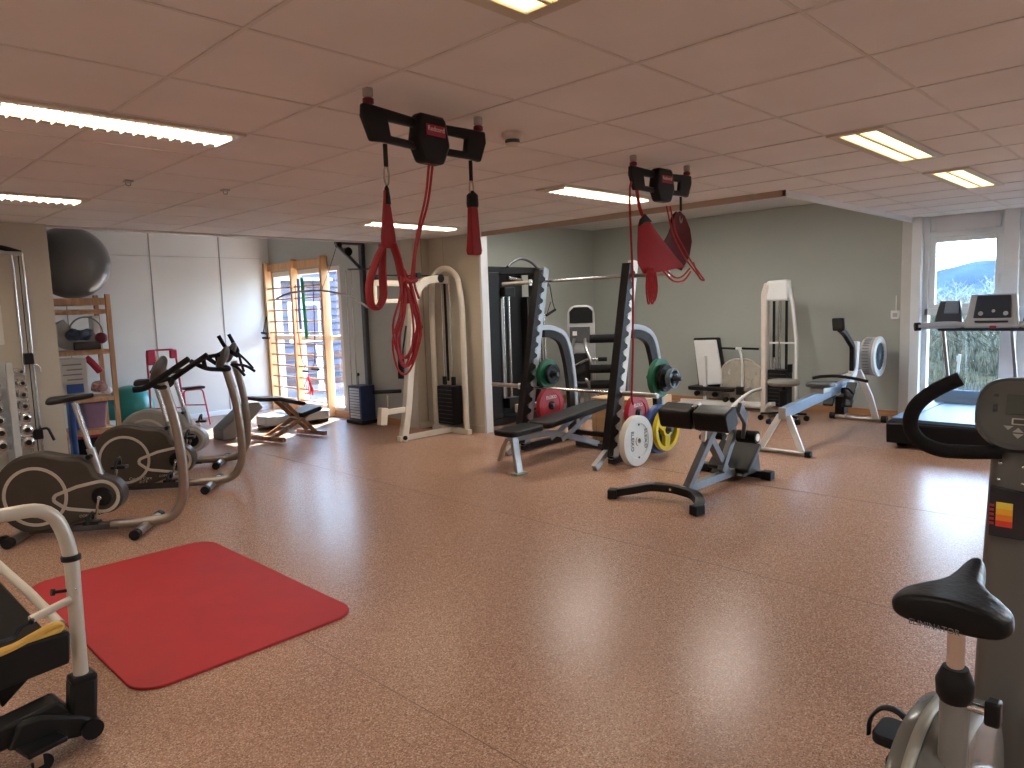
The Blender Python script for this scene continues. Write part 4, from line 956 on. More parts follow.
MB().prism([(4.71, .13), (4.70, .58), (4.56, .68), (4.30, .68), (4.15, .57), (4.12, .13)], 8.925, 8.931, 'yz').build('guard_panel', gm, t)

# ------------------------------------------------------------------ white weight tower
t = thing('leg_extension_tower', 'tall white weight tower with black stack standing by the sage wall', 'weight machine', (8.7, 3.85, 0), world=True)
MB().rect([(8.70, 4.00, 0), (8.70, 4.00, 1.52), (8.70, 3.96, 1.66)], .10, .085, flat=(1, 0, 0)).build('front_post', mat('pinkish_white_paint', (.66, .60, .56), .4, noise=.05), t, bevel=.02)
MB().prism([(4.04, 1.44), (4.04, 1.56), (3.96, 1.69), (3.71, 1.70), (3.70, 1.44)], 8.66, 8.80, 'yz').build('top_cover', BWHITE, t, bevel=.02)
MB().rect([(8.72, 3.72, 1.66), (8.72, 3.66, 1.40), (8.72, 3.61, .95), (8.72, 3.605, .10)], .04, .035, fil=.1, flat=(1, 0, 0)).build('rear_tube', BWHITE, t, bevel=.005)
MB().box((8.72, 3.78, .92), (.03, .34, .02)).build('tie_bar', BWHITE, t, bevel=.003)
MB().box((8.73, 3.82, .36), (.20, .23, .46)).build('weight_stack', PLAST, t, bevel=.006)
st = MB()
for k in range(9): st.box((8.628, 3.82, .17+.046*k), (.004, .225, .004))
st.build('stack_joints', DSTEEL, t)
for y in (3.74, 3.90): MB().box((8.73, y, 1.02), (.03, .022, .90)).build('belt', BLACK, t)
MB().cyl((8.72, 3.82, .6), (8.72, 3.82, 1.46), .018, n=12).build('guide_rod', CHROME, t)
MB().cyl((8.70, 3.89, .58), (8.70, 3.89, .74), .028).build('rod_sleeve', CHROME, t)
MB().cyl((8.70, 3.68, .56), (8.70, 3.68, .66), .03).build('knob', PLAST, t)
MB().rect([(8.68, 3.96, .10), (8.56, 3.86, .17), (8.50, 3.80, .18)], .05, .06, fil=.08, flat=(0, 0, 1)).build('base_arm', BWHITE, t, bevel=.005)
MB().rect([(8.72, 4.0, .06), (8.72, 3.58, .06)], .07, .06, flat=(1, 0, 0)).build('base_rail', BWHITE, t, bevel=.005)
MB().tube([(8.62, 4.02, .34), (8.40, 4.02, .34), (8.05, 4.03, .27), (7.60, 4.05, .035)], .022, 10, fil=.14).build('front_leg', BWHITE, t)
# rolling stool
t = thing('rolling_stool', 'low rolling stool with round grey seat and black castors beside the white weight tower', 'stool', (8.35, 3.62, 0), world=True)
cx, cy = 8.33, 3.60
MB().lathe([(.16, 0), (.185, .015), (.19, .04), (.175, .065), (.10, .072)], (cx, cy, .44)).build('seat', mat('taupe_vinyl', (.22, .21, .18), .5, noise=.08), t)
MB().cyl((cx, cy, .10), (cx, cy, .445), .028).build('gas_post', PLAST, t); MB().cyl((cx, cy, .2), (cx, cy, .38), .05).build('post_cover', PLAST, t)
for k in range(5):
    a = 2*PI*k/5+.4; e = V((cx+.27*math.cos(a), cy+.27*math.sin(a), .085))
    l = MB().bar((cx, cy, .11), e, .035, .025).build('base_leg', PLAST, t, bevel=.004)
    MB().cyl((e.x-.015*math.sin(a), e.y+.015*math.cos(a), .035), (e.x+.015*math.sin(a), e.y-.015*math.cos(a), .035), .034, n=16).build('caster', PLAST, l)
    MB().cyl((e.x, e.y, .035), (e.x, e.y, .09), .010).build('caster_stem', STEEL, l)

# ------------------------------------------------------------------ rowing machine
t = thing('rowing_machine', 'air rowing machine with blue-grey rail and white flywheel near the window', 'rowing machine', (6.57, 2.85, 0), world=True)
RAIL = mat('blue_grey_aluminium', (.30, .38, .50), .3, .6, noise=.08)
MB().rect([(6.60, 2.86, .385), (8.55, 2.90, .50)], .055, .11).build('rail', RAIL, t, bevel=.006)
MB().box((6.60, 2.86, .385), (.02, .075, .115)).build('rail_cap', LGREY, t, bevel=.008)
for sg in (-1, 1):
    MB().rect([(6.64, 2.86+.04*sg, .36), (6.57, 2.86+.20*sg, .04)], .03, .055, flat=(1, 0, 0)).build('rear_leg', BWHITE, t, bevel=.004)
MB().cyl((6.57, 2.60, .025), (6.57, 3.11, .025), .022).build('rear_foot', STEEL, t)
for y in (2.60, 3.11): MB().box((6.57, y, .027), (.06, .06, .054)).build('foot_cap', BLACK, t, bevel=.01)
pdl = MB(); pdl.prism(rrect(7.42, 7.68, 2.74, 3.00, .08), .545, .59, 'xy'); pdl.build('seat', mat('dark_seat', (.05, .055, .055), .5, noise=.1), t, bevel=.012)
MB().box((7.55, 2.87, .51), (.20, .14, .06)).build('seat_carriage', STEEL, t, bevel=.006)
hb = MB(); hb.tube([(7.98, 3.12, .58), (7.99, 3.05, .60), (8.0, 2.88, .615), (8.01, 2.70, .595), (8.04, 2.56, .565)], .017, 10, fil=.06); hb.build('handle', FOAM, t)
MB().bar((8.02, 2.88, .605), (8.70, 2.90, .60), .012, .012).build('chain', STEEL, t)
for sg in (-1, 1):
    fr = MB().box((8.14, 2.88+.10*sg, .40), (.04, .11, .30), ry=R(35)).build('foot_rest', PLAST, t, bevel=.008)
    MB().tube([(8.08, 2.83+.10*sg, .42), (8.02, 2.85+.10*sg, .48), (8.02, 2.91+.10*sg, .48), (8.08, 2.93+.10*sg, .42)], .010, 6, w=2, fil=.02).build('strap', BLACK, fr)
MB().box((8.22, 2.89, .27), (.14, .10, .20)).build('rail_bracket', PLAST, t, bevel=.01)
for sg in (-1, 1):
    MB().rect([(8.66, 2.90+.03*sg, .62), (8.80, 2.90+.12*sg, .30), (8.86, 2.92+.19*sg, .04)], .035, .07, flat=(1, 0, 0)).build('front_leg', BWHITE, t, bevel=.005)
MB().rect([(8.28, 2.89, .40), (8.62, 2.90, .62), (8.66, 2.90, .95)], .07, .09, fil=.08).build('mast', BWHITE, t, bevel=.006)
MB().cyl((8.87, 2.62, .03), (8.87, 3.22, .03), .022).build('front_foot', STEEL, t)
for y in (2.64, 3.22): MB().cyl((8.87, y-.03, .04), (8.87, y+.03, .04), .04).build('transport_wheel', BLACK, t)
FW = (9.03, 2.88, .755)
MB().lathe([(.10, -.115), (.210, -.115), (.228, -.09), (.228, .01), (.205, .04), (.08, .05)], FW, 'y', 36).build('flywheel_housing', LGREY, t)
MB().ann((FW[0], FW[2]), .160, .236, FW[1]-.135, FW[1]-.10, n=40).build('flywheel_rim', BWHITE, t, bevel=.008)
MB().lathe([(.0, 0), (.165, 0), (.165, .01), (.0, .01)], (FW[0], FW[1]-.122, FW[2]), 'y', 32).build('fan_disc', mat('dark_blue_fan', (.05, .10, .17), .35, .3, noise=.3, scale=18), t)
gs = MB()
for k in range(16):
    a = 2*PI*k/16; gs.bar((FW[0]+.03*math.cos(a), FW[1]-.128, FW[2]+.03*math.sin(a)), (FW[0]+.160*math.cos(a+.3), FW[1]-.128, FW[2]+.160*math.sin(a+.3)), .004, .004)
gs.cyl((FW[0], FW[1]-.135, FW[2]), (FW[0], FW[1]-.12, FW[2]), .03); gs.build('fan_grille', mat('pale_blue_grille', (.35, .45, .52), .4, .2, noise=.1), t)
pf = MB()
for k in range(14): 
    a = R(115+k*9.5); pf.bar((FW[0]+.230*math.cos(a), FW[1]-.07, FW[2]+.230*math.sin(a)), (FW[0]+.230*math.cos(a), FW[1]+.0, FW[2]+.230*math.sin(a)), .018, .004)
pf.build('vent_slots', DSTEEL, t)
MB().rect([(8.56, 2.90, .62), (8.56, 2.90, .90), (8.28, 2.89, 1.06), (8.10, 2.88, 1.12)], .05, .06, fil=.05).build('monitor_arm', PLAST, t, bevel=.006)
mo = MB().box((8.06, 2.88, 1.17), (.04, .125, .14), ry=R(-12)).build('monitor', PLAST, t, bevel=.01)
MB().box((8.037, 2.88, 1.175), (.004, .095, .10), ry=R(-12)).build('screen', mat('dark_screen', (.03, .035, .035), .2, noise=.1), mo)

# ------------------------------------------------------------------ treadmill
t = thing('treadmill', 'large black and blue-grey treadmill facing the window at the right', 'treadmill', (8.35, 1.73, 0), world=True)
DK = mat('deck_reflected_sky_blue', (.11, .20, .34), .5, noise=.06, scale=4); RUB = mat('treadmill_belt', (.05, .10, .18), .5, noise=.1, scale=60, bump=.1)  # blue of the reflected sky is put into the deck colour
MB().prism([(7.42, .05), (7.40, .24), (7.46, .265), (8.90, .265), (9.15, .12), (9.15, .05)], 1.26, 2.19).build('deck_base', mat('treadmill_black', (.008, .009, .012), .4, spec=.2, noise=.1), t, bevel=.012)
for y0, y1 in ((1.27, 1.43), (2.04, 2.18)): MB().box((8.22, (y0+y1)/2, .273), (1.40, y1-y0, .022)).build('side_rail', DK, t, bevel=.006)
MB().box((8.20, 1.735, .270), (1.40, .60, .014)).build('running_belt', RUB, t)
MB().cyl((7.45, 1.45, .225), (7.45, 2.05, .225), .036, n=16).build('rear_roller', BLACK, t)
MB().prism([(8.86, .23), (8.90, .34), (9.02, .41), (9.14, .37), (9.18, .23)], 1.36, 2.14).build('motor_hood', DK, t, bevel=.02)
MB().box((9.0, 1.75, .255), (.34, .86, .012)).build('hood_gap', BLACK, t)
for y in (1.42, 2.10):
    MB().box((7.62, y, .025), (.10, .08, .05)).build('foot', BLACK, t, bevel=.01); MB().box((9.0, y, .025), (.10, .08, .05)).build('foot', BLACK, t, bevel=.01)
for y in (1.40, 2.02): MB().rect([(9.0, y, .38), (8.88, y+.05, 1.08)], .032, .035).build('upright', STEEL, t, bevel=.006)
CG = mat('console_silver', (.42, .45, .48), .35, .2, noise=.06); CD = mat('console_navy', (.02, .03, .05), .3, noise=.1)
MB().rect([(8.90, 1.16, 1.09), (8.90, 2.12, 1.09)], .06, .10, flat=(0, 0, 1)).build('console_bar', CD, t, bevel=.01)
for y0, y1 in ((1.80, 2.28), (1.44, 1.02)):
    MB().tube([(8.90, y0, 1.12), (8.84, (y0+y1)/2, 1.13), (8.72, y1, 1.115)], .038, 12, fil=.1).build('hand_rail', CG, t)
    MB().cyl((8.74, y1-.02*(1 if y1 > y0 else -1), 1.115), (8.715, y1+.03*(1 if y1 > y0 else -1), 1.112), .046, n=16).build('rail_cap', BLACK, t)
def slab(y0, y1, zb, zt, x, m, nm, th=.05, taper=0, par=t):
    b = MB(); b.prism([(y0, 0), (y1, 0), (y1-taper*(1 if y1 > y0 else -1), zt-zb), (y0+taper*(1 if y1 > y0 else -1), zt-zb)], 0, th, 'yz')
    b.b.transform(Matrix.Translation((x, 0, zb)) @ Matrix.Rotation(R(16), 4, 'Y')); return b.build(nm, m, par, bevel=.012)
slab(1.38, 1.87, 1.10, 1.46, 8.82, CG, 'console_body', .06, .04)
slab(1.45, 1.79, 1.20, 1.445, 8.833, CD, 'console_display', .03, .02)
slab(1.47, 1.77, 1.155, 1.175, 8.80, CD, 'console_slot', .03)
slab(1.88, 2.17, 1.10, 1.40, 8.84, CD, 'cup_pod', .07, .05)
slab(1.93, 2.07, 1.25, 1.385, 8.865, mat('pod_lid', (.17, .21, .27), .3, noise=.08), 'pod_lid', .02, .01)
slab(1.37, 1.08, 1.10, 1.40, 8.84, CD, 'cup_pod', .07, .05)
slab(1.32, 1.18, 1.25, 1.385, 8.865, MATS['pod_lid'], 'pod_lid', .02, .01)
MB().box((8.80, 1.60, 1.105), (.02, .06, .03)).build('safety_key', REDP, t, bevel=.005)
kn = MB()
for y in (1.72, 1.50): kn.cyl((8.838, y, 1.245), (8.825, y, 1.243), .022)
kn.cyl((8.86, 1.61, 1.27), (8.84, 1.61, 1.268), .015); kn.build('console_buttons', LGREY, t)

# ------------------------------------------------------------------ suspension trainers
MTL = mat('aged_metal', (.45, .42, .36), .35, .9, noise=.2, scale=30)
def trainer(label, loc, rz, L, open_r):
    t = thing('suspension_trainer', label, 'sling trainer', loc, rz)
    body = MB()
    body.prism([(-.035, .0), (.02, .0), (.265, -.012), (.265, -.05), (.09, -.05), (.10, -.105), (.265, -.110), (.265, -.14), (.06, -.135), (.0, -.14), (-.04, -.05)], -.014, .014)
    body.prism([(L+.035, .0), (L-.02, .0), (L-.265, -.012), (L-.265, -.05), (L-.09, -.05), (L-.10, -.105), (L-.265, -.110), (L-.265, -.14), (L-.06, -.135), (L, -.14), (L+.04, -.05)], -.014, .014)
    body.build('arm_body', mat('trainer_black', (.012, .011, .012), .42, spec=.2, noise=.1), t, bevel=.008)
    c = L/2
    MB().prism([(c-.10, -.11), (c-.08, -.0), (c-.06, .012), (c+.06, .012), (c+.08, -.0), (c+.10, -.11), (c+.06, -.19), (c-.06, -.19)], -.036, .03).build('centre_block', MATS['trainer_black'], t, bevel=.015)
    lb = MB().box((c+.01, -.037, -.055), (.11, .004, .045)).build('label', mat('red_label', (.42, .02, .05), .5, noise=.08), t)
    text('lettering', 'Redcord', .028, LETW, lb, frame((c+.01, -.0395, -.05), (1, 0, 0), (0, 0, 1)))
    for x in (.0, L):
        p = MB().lathe([(.016, 0), (.022, .004), (.022, .020), (.012, .026), (.012, .032)], (x, 0, .0)).build('ceiling_mount', mat('dark_red_plastic', (.16, .01, .02), .4, noise=.1), t)
        g = MB(); g.lathe([(.016, .026), (.020, .03), (.020, .058), (.018, .0615)], (x, 0, 0)); g.build('mount_collar', mat('clear_grey_collar', (.50, .46, .43), .25, noise=.1), p)
    return t
def hang(t, x, z0, z1, v=0):
    """short strap with snap hook hanging under an arm end"""
    s = MB().tube([(x, v, z0), (x, v, z0-.09)], .011, 8, w=.6).build('hanger_strap', BLACK, t)
    k = []
    for i in range(14):
        a = 2*PI*i/14; k.append((x+.013*math.sin(a), v, z0-.125+.038*math.cos(a)))
    MB().tube(k, .0045, 6, closed=True).build('snap_hook', MTL, s)
    return z0-.16
Z1 = CH-.0615
t1 = trainer('nearer black ceiling sling unit with red label, left of the smoke detector', (1.72, 2.41, Z1), 4, .635, 0)
hang(t1, .075, -.14, 0); hang(t1, .575, -.14, 0)
t2 = trainer('farther black ceiling sling unit above the squat rack', (3.66, 2.50, Z1), -3, .56, 0)
hang(t2, .49, -.14, 0)
def lp(t, pts, z_abs=True):
    return [t.matrix_basis @ V((p[0], p[1], p[2]-t.location.z)) for p in pts]
def hung(name, m, label, cat, t, build, **k):
    mb = MB(); build(mb); mb.b.transform(t.matrix_basis)
    return solo(mb, name, m, label, cat, **k)
zo = Z1
# red loop sling (left)
def f(b):
    w = 3.2
    rows = []
    for z, hw in ((1.955, .008), (1.92, .012), (1.84, .024), (1.77, .034), (1.725, .034)):
        rows.append([(.068-hw, -.006, z-zo), (.068+hw, -.006, z-zo), (.068+hw, .006, z-zo), (.068-hw, .006, z-zo)])
    b.loft(rows)
    b.tube([(.045, 0, 1.74-zo), (.0, 0, 1.68-zo), (-.045, 0, 1.58-zo), (-.045, 0, 1.50-zo), (-.01, 0, 1.475-zo), (.028, 0, 1.52-zo), (.028, 0, 1.64-zo), (.035, 0, 1.74-zo)], .009, 8, fil=.03, w=2.6, flat=(1, 0, 0))
    b.tube([(.090, 0, 1.745-zo), (.115, 0, 1.68-zo), (.135, .0, 1.58-zo), (.150, .0, 1.50-zo)], .009, 8, fil=.03, w=2.6, flat=(1, 0, 0))
s1 = hung('loop_sling', REDF, 'red webbing loop sling hanging from the left end of the nearer sling unit', 'sling', t1, f)
def f(b): b.lathe([(.004, 0), (.009, -.01), (.014, -.05), (.015, -.075)], (.072, 0, 1.975-zo), n=12)
s = hung('sling_tip', BLACK, None, None, t1, f); s.name = 'leather_tip'; s.parent = s1; s.location = s.location - s1.location
for k_ in ('label', 'category'):
    if k_ in s: del s[k_]
# red cord coil
def f(b):
    random.seed(11)
    b.tube([(.305, -.01, 2.09-zo), (.28, -.01, 1.95-zo), (.22, -.01, 1.80-zo), (.185, -.01, 1.66-zo), (.17, -.01, 1.58-zo)], .0055, 6, fil=.06)
    b.tube([(.345, .01, 2.09-zo), (.31, .01, 1.93-zo), (.26, .01, 1.82-zo), (.215, .01, 1.70-zo), (.205, .01, 1.58-zo), (.23, .01, 1.52-zo)], .0055, 6, fil=.06)
    for k in range(7):
        cx = .150+random.uniform(-.015, .02); top = 1.60+random.uniform(-.04, .05); bot = 1.235+random.uniform(-.02, .06); w = random.uniform(.035, .085); tw = random.uniform(-.02, .02)
        pts = [(cx+.005, tw, top), (cx-w*.55, -.02, (top*2+bot)/3), (cx-w, 0, (top+2*bot)/3), (cx-w*.45, .02, bot), (cx+w*.35, .02, bot-.01), (cx+w, 0, (top+2*bot)/3), (cx+w*.5, -.02, (top*2+bot)/3)]
        P = []
        n = len(pts)
        for i in range(n):
            p0, p1, p2, p3 = [V(pts[(i+q) % n]) for q in (-1, 0, 1, 2)]
            for q in range(4):
                u = q/4; P.append(.5*((2*p1)+(-p0+p2)*u+(2*p0-5*p1+4*p2-p3)*u*u+(-p0+3*p1-3*p2+p3)*u**3))
        b.tube([(p.x, p.y, p.z-zo) for p in P], .005, 6, closed=True)
    b.tube([(.12, -.01, 1.60-zo), (.16, -.01, 1.59-zo), (.20, -.01, 1.60-zo)], .012, 8)
hung('cord_coil', REDC, 'long coil of red cord hanging below the centre of the nearer sling unit', 'cord', t1, f)
def f(b):
    rows = []
    for z, hw, th in ((1.975, .018, .010), (1.92, .026, .012), (1.80, .030, .016), (1.735, .034, .022), (1.715, .030, .020)):
        rows.append([(.578-hw, -th, z-zo), (.578+hw, -th, z-zo), (.578+hw, th, z-zo), (.578-hw, th, z-zo)])
    b.loft(rows)
s3 = hung('red_strap', REDF, 'short folded red strap hanging from the right end of the nearer sling unit', 'strap', t1, f, bevel=.006)
def f(b): b.lathe([(.006, 0), (.026, -.02), (.028, -.06), (.026, -.075)], (.578, 0, 2.005-zo), n=14)
s = hung('strap_cap', BLACK, None, None, t1, f); s.parent = s3; s.location = s.location - s3.location
# second unit: wide red sling, two lobes
def lobe(b, P, y, bulge, thick=.006):
    c = sum((V((p[0], 0, p[1])) for p in P), V())/len(P); n = len(P); rings = []
    for q in (1, .66, .33):
        rings.append([(c.x+(p[0]-c.x)*q, y+bulge*(1-q*q), c.z+(p[1]-c.z)*q-zo) for p in P])
    for off in (0, thick):
        R_ = [[b.b.verts.new((v[0], v[1]+off, v[2])) for v in r] for r in rings]; ce = b.b.verts.new((c.x, y+bulge+off, c.z-zo))
        for i in range(2):
            for j in range(n): b.b.faces.new((R_[i][j], R_[i][(j+1) % n], R_[i+1][(j+1) % n], R_[i+1][j]))
        for j in range(n): b.b.faces.new((R_[2][j], R_[2][(j+1) % n], ce))
        if off == 0: base = R_[0]
        else:
            for j in range(n): b.b.faces.new((base[j], base[(j+1) % n], R_[0][(j+1) % n], R_[0][j]))
    bmesh.ops.recalc_face_normals(b.b, faces=b.b.faces[:])
def f(b): lobe(b, [(.055, 1.995), (.015, 1.965), (-.002, 1.93), (-.012, 1.80), (-.010, 1.705), (.045, 1.645), (.20, 1.655), (.34, 1.675), (.48, 1.69), (.37, 1.76), (.22, 1.87), (.12, 1.95)], -.035, -.03)
ws = hung('wide_sling', mat('red_canvas', (.34, .012, .022), .8, bump=.4, scale=160), 'wide red canvas sling hanging from both ends of the farther sling unit', 'sling', t2, f)
def f(b): lobe(b, [(.465, 2.045), (.42, 2.03), (.34, 1.90), (.25, 1.80), (.32, 1.71), (.48, 1.670), (.57, 1.76), (.60, 1.86), (.58, 1.94), (.52, 2.02)], -.01, .03)
s = hung('sling_lobe', REDD, None, None, t2, f); s.parent = ws; s.location = s.location - ws.location
def f(b): lobe(b, [(.055, 2.00), (.005, 1.955), (.0, 1.925), (.06, 1.95), (.125, 1.955)], -.042, -.008)
s = hung('sling_corner', BLACK, None, None, t2, f); s.parent = ws; s.location = s.location - ws.location
def f(b): lobe(b, [(.477, 2.05), (.43, 2.02), (.40, 1.965), (.475, 1.975), (.53, 1.985)], .024, -.006)
s = hung('sling_corner', BLACK, None, None, t2, f); s.parent = ws; s.location = s.location - ws.location
def f(b):
    b.tube([(-.01, 0, 2.20-zo), (-.035, 0, 2.16-zo), (-.040, 0, 2.05-zo), (-.045, -.02, 1.60-zo), (-.055, -.02, 1.20-zo), (-.075, -.02, .90-zo), (-.06, -.02, .86-zo)], .007, 6, fil=.05)
    b.tube([(.02, 0, 2.19-zo), (.035, 0, 2.12-zo), (.055, 0, 2.04-zo), (.058, -.02, 1.99-zo)], .011, 6, fil=.03)
hung('hanging_rope', REDC, 'long red cord hanging straight down beside the serrated right upright', 'cord', t2, f)
def f(b):
    b.tube([(.262, -.05, 2.06-zo), (.30, -.06, 1.90-zo), (.40, -.07, 1.76-zo), (.60, -.07, 1.62-zo)], .0055, 6, fil=.08)
    b.tube([(.300, -.05, 2.06-zo), (.34, -.06, 1.90-zo), (.50, -.07, 1.72-zo), (.66, -.07, 1.60-zo), (.60, -.07, 1.61-zo), (.52, -.07, 1.72-zo)], .0055, 6, fil=.05)
    b.tube([(.20, -.06, 1.665-zo), (.30, -.07, 1.59-zo), (.42, -.07, 1.60-zo), (.49, -.07, 1.66-zo)], .006, 6, fil=.08)
    b.tube([(.24, -.06, 1.665-zo), (.32, -.07, 1.615-zo), (.40, -.07, 1.625-zo), (.48, -.07, 1.68-zo)], .006, 6, fil=.08)
    for k in range(4):
        x = .075+.018*k; z2 = 1.44+.02*(k % 2); b.tube([(x-.01, -.05, 1.68-zo), (x-.035, -.05, 1.56-zo), (x-.01, -.05, z2-zo), (x+.03, -.05, 1.54-zo), (x+.012, -.05, 1.66-zo)], .006, 6, fil=.05)
hung('cord_loops', mat('bright_cord', (.50, .02, .03), .6, noise=.3, scale=90), 'tangled red cord loops dangling below the wide canvas sling', 'cord', t2, f)

# ------------------------------------------------------------------ foreground upright bike (right edge)
t = thing('upright_bike', 'grey exercise bike cut off by the right edge, black saddle in the foreground', 'exercise bike', (1.62, .345, 0), world=True)
sad = MB().loft([[(p[0]+1.715, p[1]*1.0+.348, p[2]+.772) for p in row] for row in saddle(.27, .218, .088, .016, .072, 22, 28)]).build('saddle', VINYL, t, sub=2)
text('lettering', 'ELIMINATOR', .016, mat('faint_lettering', (.12, .12, .12), .5, noise=.1), sad, frame((1.568, .366, .803), (0, -1, 0), (-.05, 0, 1)))
MB().cyl((1.635, .340, .50), (1.635, .340, .80), .0165, n=20).build('seat_post', CHROME, t)
MB().cyl((1.655, .337, .55), (1.655, .337, .80), .008, n=10).build('rear_rod', PLAST, t)
MB().lathe([(.023, .62), (.034, .64), (.036, .67), (.030, .685), (.024, .70)], (1.637, .340, 0)).build('collar', BLACK, t)
MB().cyl((1.637, .340, .46), (1.637, .340, .64), .027, n=20).build('post_sleeve', GREYP, t)
k = MB(); k.cyl((1.637, .315, .625), (1.637, .285, .625), .010); k.build('threaded_pin', CHROME, t)
k = MB(); k.box((1.640, .272, .625), (.034, .028, .052)); k.build('adjusting_knob', PLAST, t, bevel=.006)
# shell
rows = []
for dy, sc in ((-.068, .80), (-.060, .93), (-.035, .985), (0, 1), (.035, .985), (.060, .93), (.068, .80)):
    row = []
    for q in range(40):
        a = 2*PI*q/40; rx_ = .31*sc; rz_ = .235*sc
        x = 1.80+rx_*math.cos(a); z = .285+rz_*math.sin(a)+.05*max(0, -math.cos(a))*max(0, math.sin(a)); row.append((x, .388+dy*1.1, max(z, .06)))
    rows.append(row)
SH = mat('bike_shell_grey', (.13, .13, .125), .25, noise=.06, coat=.3)
MB().loft(rows).build('shell', SH, t)
rows = []
for dy in (-.012, .012):
    row = []
    for q in range(24):
        a = PI*(.15+.75*q/23); row.append((1.80+.314*math.cos(a), .388+dy+.02, .285+.240*math.sin(a)+.05*max(0, -math.cos(a))*max(0, math.sin(a))))
    rows.append(row)
MB().grid(rows).build('trim_band', mat('pale_trim', (.30, .29, .26), .35, noise=.05), t, solid=.004)
MB().cyl((1.96, .21, .30), (1.96, .54, .30), .02).build('crank_axle', CHROME, t)
MB().bar((1.96, .455, .30), (1.87, .465, .375), .025, .02).build('crank_arm', DSTEEL, t)
MB().bar((1.96, .255, .30), (2.05, .245, .225), .025, .02).build('crank_arm', DSTEEL, t)
for (x, y, z) in ((1.86, .515, .375), (2.05, .20, .225)):
    p = MB().prism(rrect(x-.055, x+.055, y-.04, y+.04, .025), z-.013, z+.013, 'xy').build('pedal', BLACK, t, bevel=.005)
    MB().tube([(x-.02, y-.05, z), (x-.02, y-.048, z+.035), (x-.01, y-.02, z+.07), (x-.01, y+.025, z+.07), (x-.02, y+.052, z+.03), (x-.02, y+.052, z-.01)], .014, 8, fil=.03, w=.35, flat=(1, 0, 0)).build('pedal_strap', BLACK, p)
# column
col = []
for z, x0, hw, d in ((.05, 2.27, .085, .10), (.30, 2.27, .075, .09), (.62, 2.27, .070, .075), (.90, 2.275, .062, .06), (1.06, 2.28, .058, .05), (1.12, 2.285, .052, .045)):
    col.append([(x0+d*.9*(-1 if abs(a) < 9 else 1)*0 + d*math.copysign(abs(math.cos(q))**.5, math.cos(q)), .345+hw*math.copysign(abs(math.sin(q))**.5, math.sin(q)), z) for q in [2*PI*i_/28 for i_ in range(28)] for a in (0,)])
MB().loft(col).build('column', mat('column_grey', (.115, .108, .10), .35, noise=.06), t)
# console
ax = V((.30, 0, .954)); nx = V((-.954, 0, .30)); c0 = V((2.235, .337, 1.150))
def shell(name, m, ws, hs, q0, q1, par, bev=.004):
    rows = []
    for q, sc in ((q0, .96), ((q0*.4+q1*.6), 1), (q1, .94)):
        rows.append([c0+nx*q+V((0, 1, 0))*(ws*sc*math.copysign(abs(math.cos(a))**.62, math.cos(a))*(1 if math.sin(a) > 0 else 1-.32*math.sin(a)**2))+ax*(hs*sc*math.copysign(abs(math.sin(a))**.75, math.sin(a))) for a in [2*PI*i_/40 for i_ in range(40)]])
    return MB().loft(rows).build(name, m, par)
con = shell('console', mat('console_dark', (.035, .037, .04), .4, noise=.08), .104, .100, -.03, .012, t)
shell('console_panel', mat('console_panel_grey', (.075, .073, .068), .45, noise=.06), .090, .086, .010, .0155, con)
def cp(y, z, dy, dz, name, m, q=.018):
    b = MB(); b.box((0, 0, 0), (.003, dy, dz)); Mx = Matrix((-nx, V((0, 1, 0)), ax)).transposed().to_4x4(); Mx.translation = c0+nx*q+V((0, y, 0))+ax*z; b.b.transform(Mx); return b.build(name, m, con, bevel=.0008)
cp(-.012, .022, .085, .052, 'display', mat('lcd_grey', (.06, .066, .055), .15, noise=.05))
cp(-.015, -.022, .062, .017, 'display_frame', TAUPEL, .0175); cp(-.015, -.022, .054, .011, 'small_display', MATS['lcd_grey'], .0185)
def tri(y, z, s_, upd):
    b = MB(); pts = [(-s_, -s_*.5*upd), (s_, -s_*.5*upd), (0, s_*.5*upd)]; b.prism(pts, -.002, .001, 'yz'); Mx = Matrix((-nx, V((0, 1, 0)), ax)).transposed().to_4x4(); Mx.translation = c0+nx*.0185+V((0, y, 0))+ax*z; b.b.transform(Mx); b.build('arrow_button', mat('button_grey', (.36, .35, .32), .5, noise=.05), con)
tri(.022, -.040, .011, -1); tri(.0, -.044, .012, 1); tri(.0, -.060, .012, -1); tri(-.026, -.040, .011, -1)
bt = MB()
for z in (.045, .018, .005): cp(.055, z, .010, .007, 'indicator', LETB)
# bracket screws and card pocket on the column
for y, z in ((.375, 1.02), (.325, 1.015), (.377, .975), (.325, .970)):
    MB().ball((2.222, y, z), .006).build('screw', CHROME, t)
MB().prism([(.390, .83), (.310, .83), (.310, .955), (.390, .965)], 2.185, 2.199, 'yz').build('card_holder', mat('smoked_plastic', (.02, .022, .03), .2, noise=.1), t, bevel=.003)
for k, (c_, z) in enumerate((((.75, .05, .03), .868), ((.85, .22, .02), .884), ((.90, .45, .03), .900), ((.85, .65, .08), .916))):
    MB().box((2.181, .356, z), (.004, .036, .0155)).build('colour_card', mat('card_%d' % k, c_, .5, noise=.05), t)
for k in range(5): MB().box((2.181, .384, .866+.012*k), (.003, .010, .006)).build('red_stripe', PLRED, t)
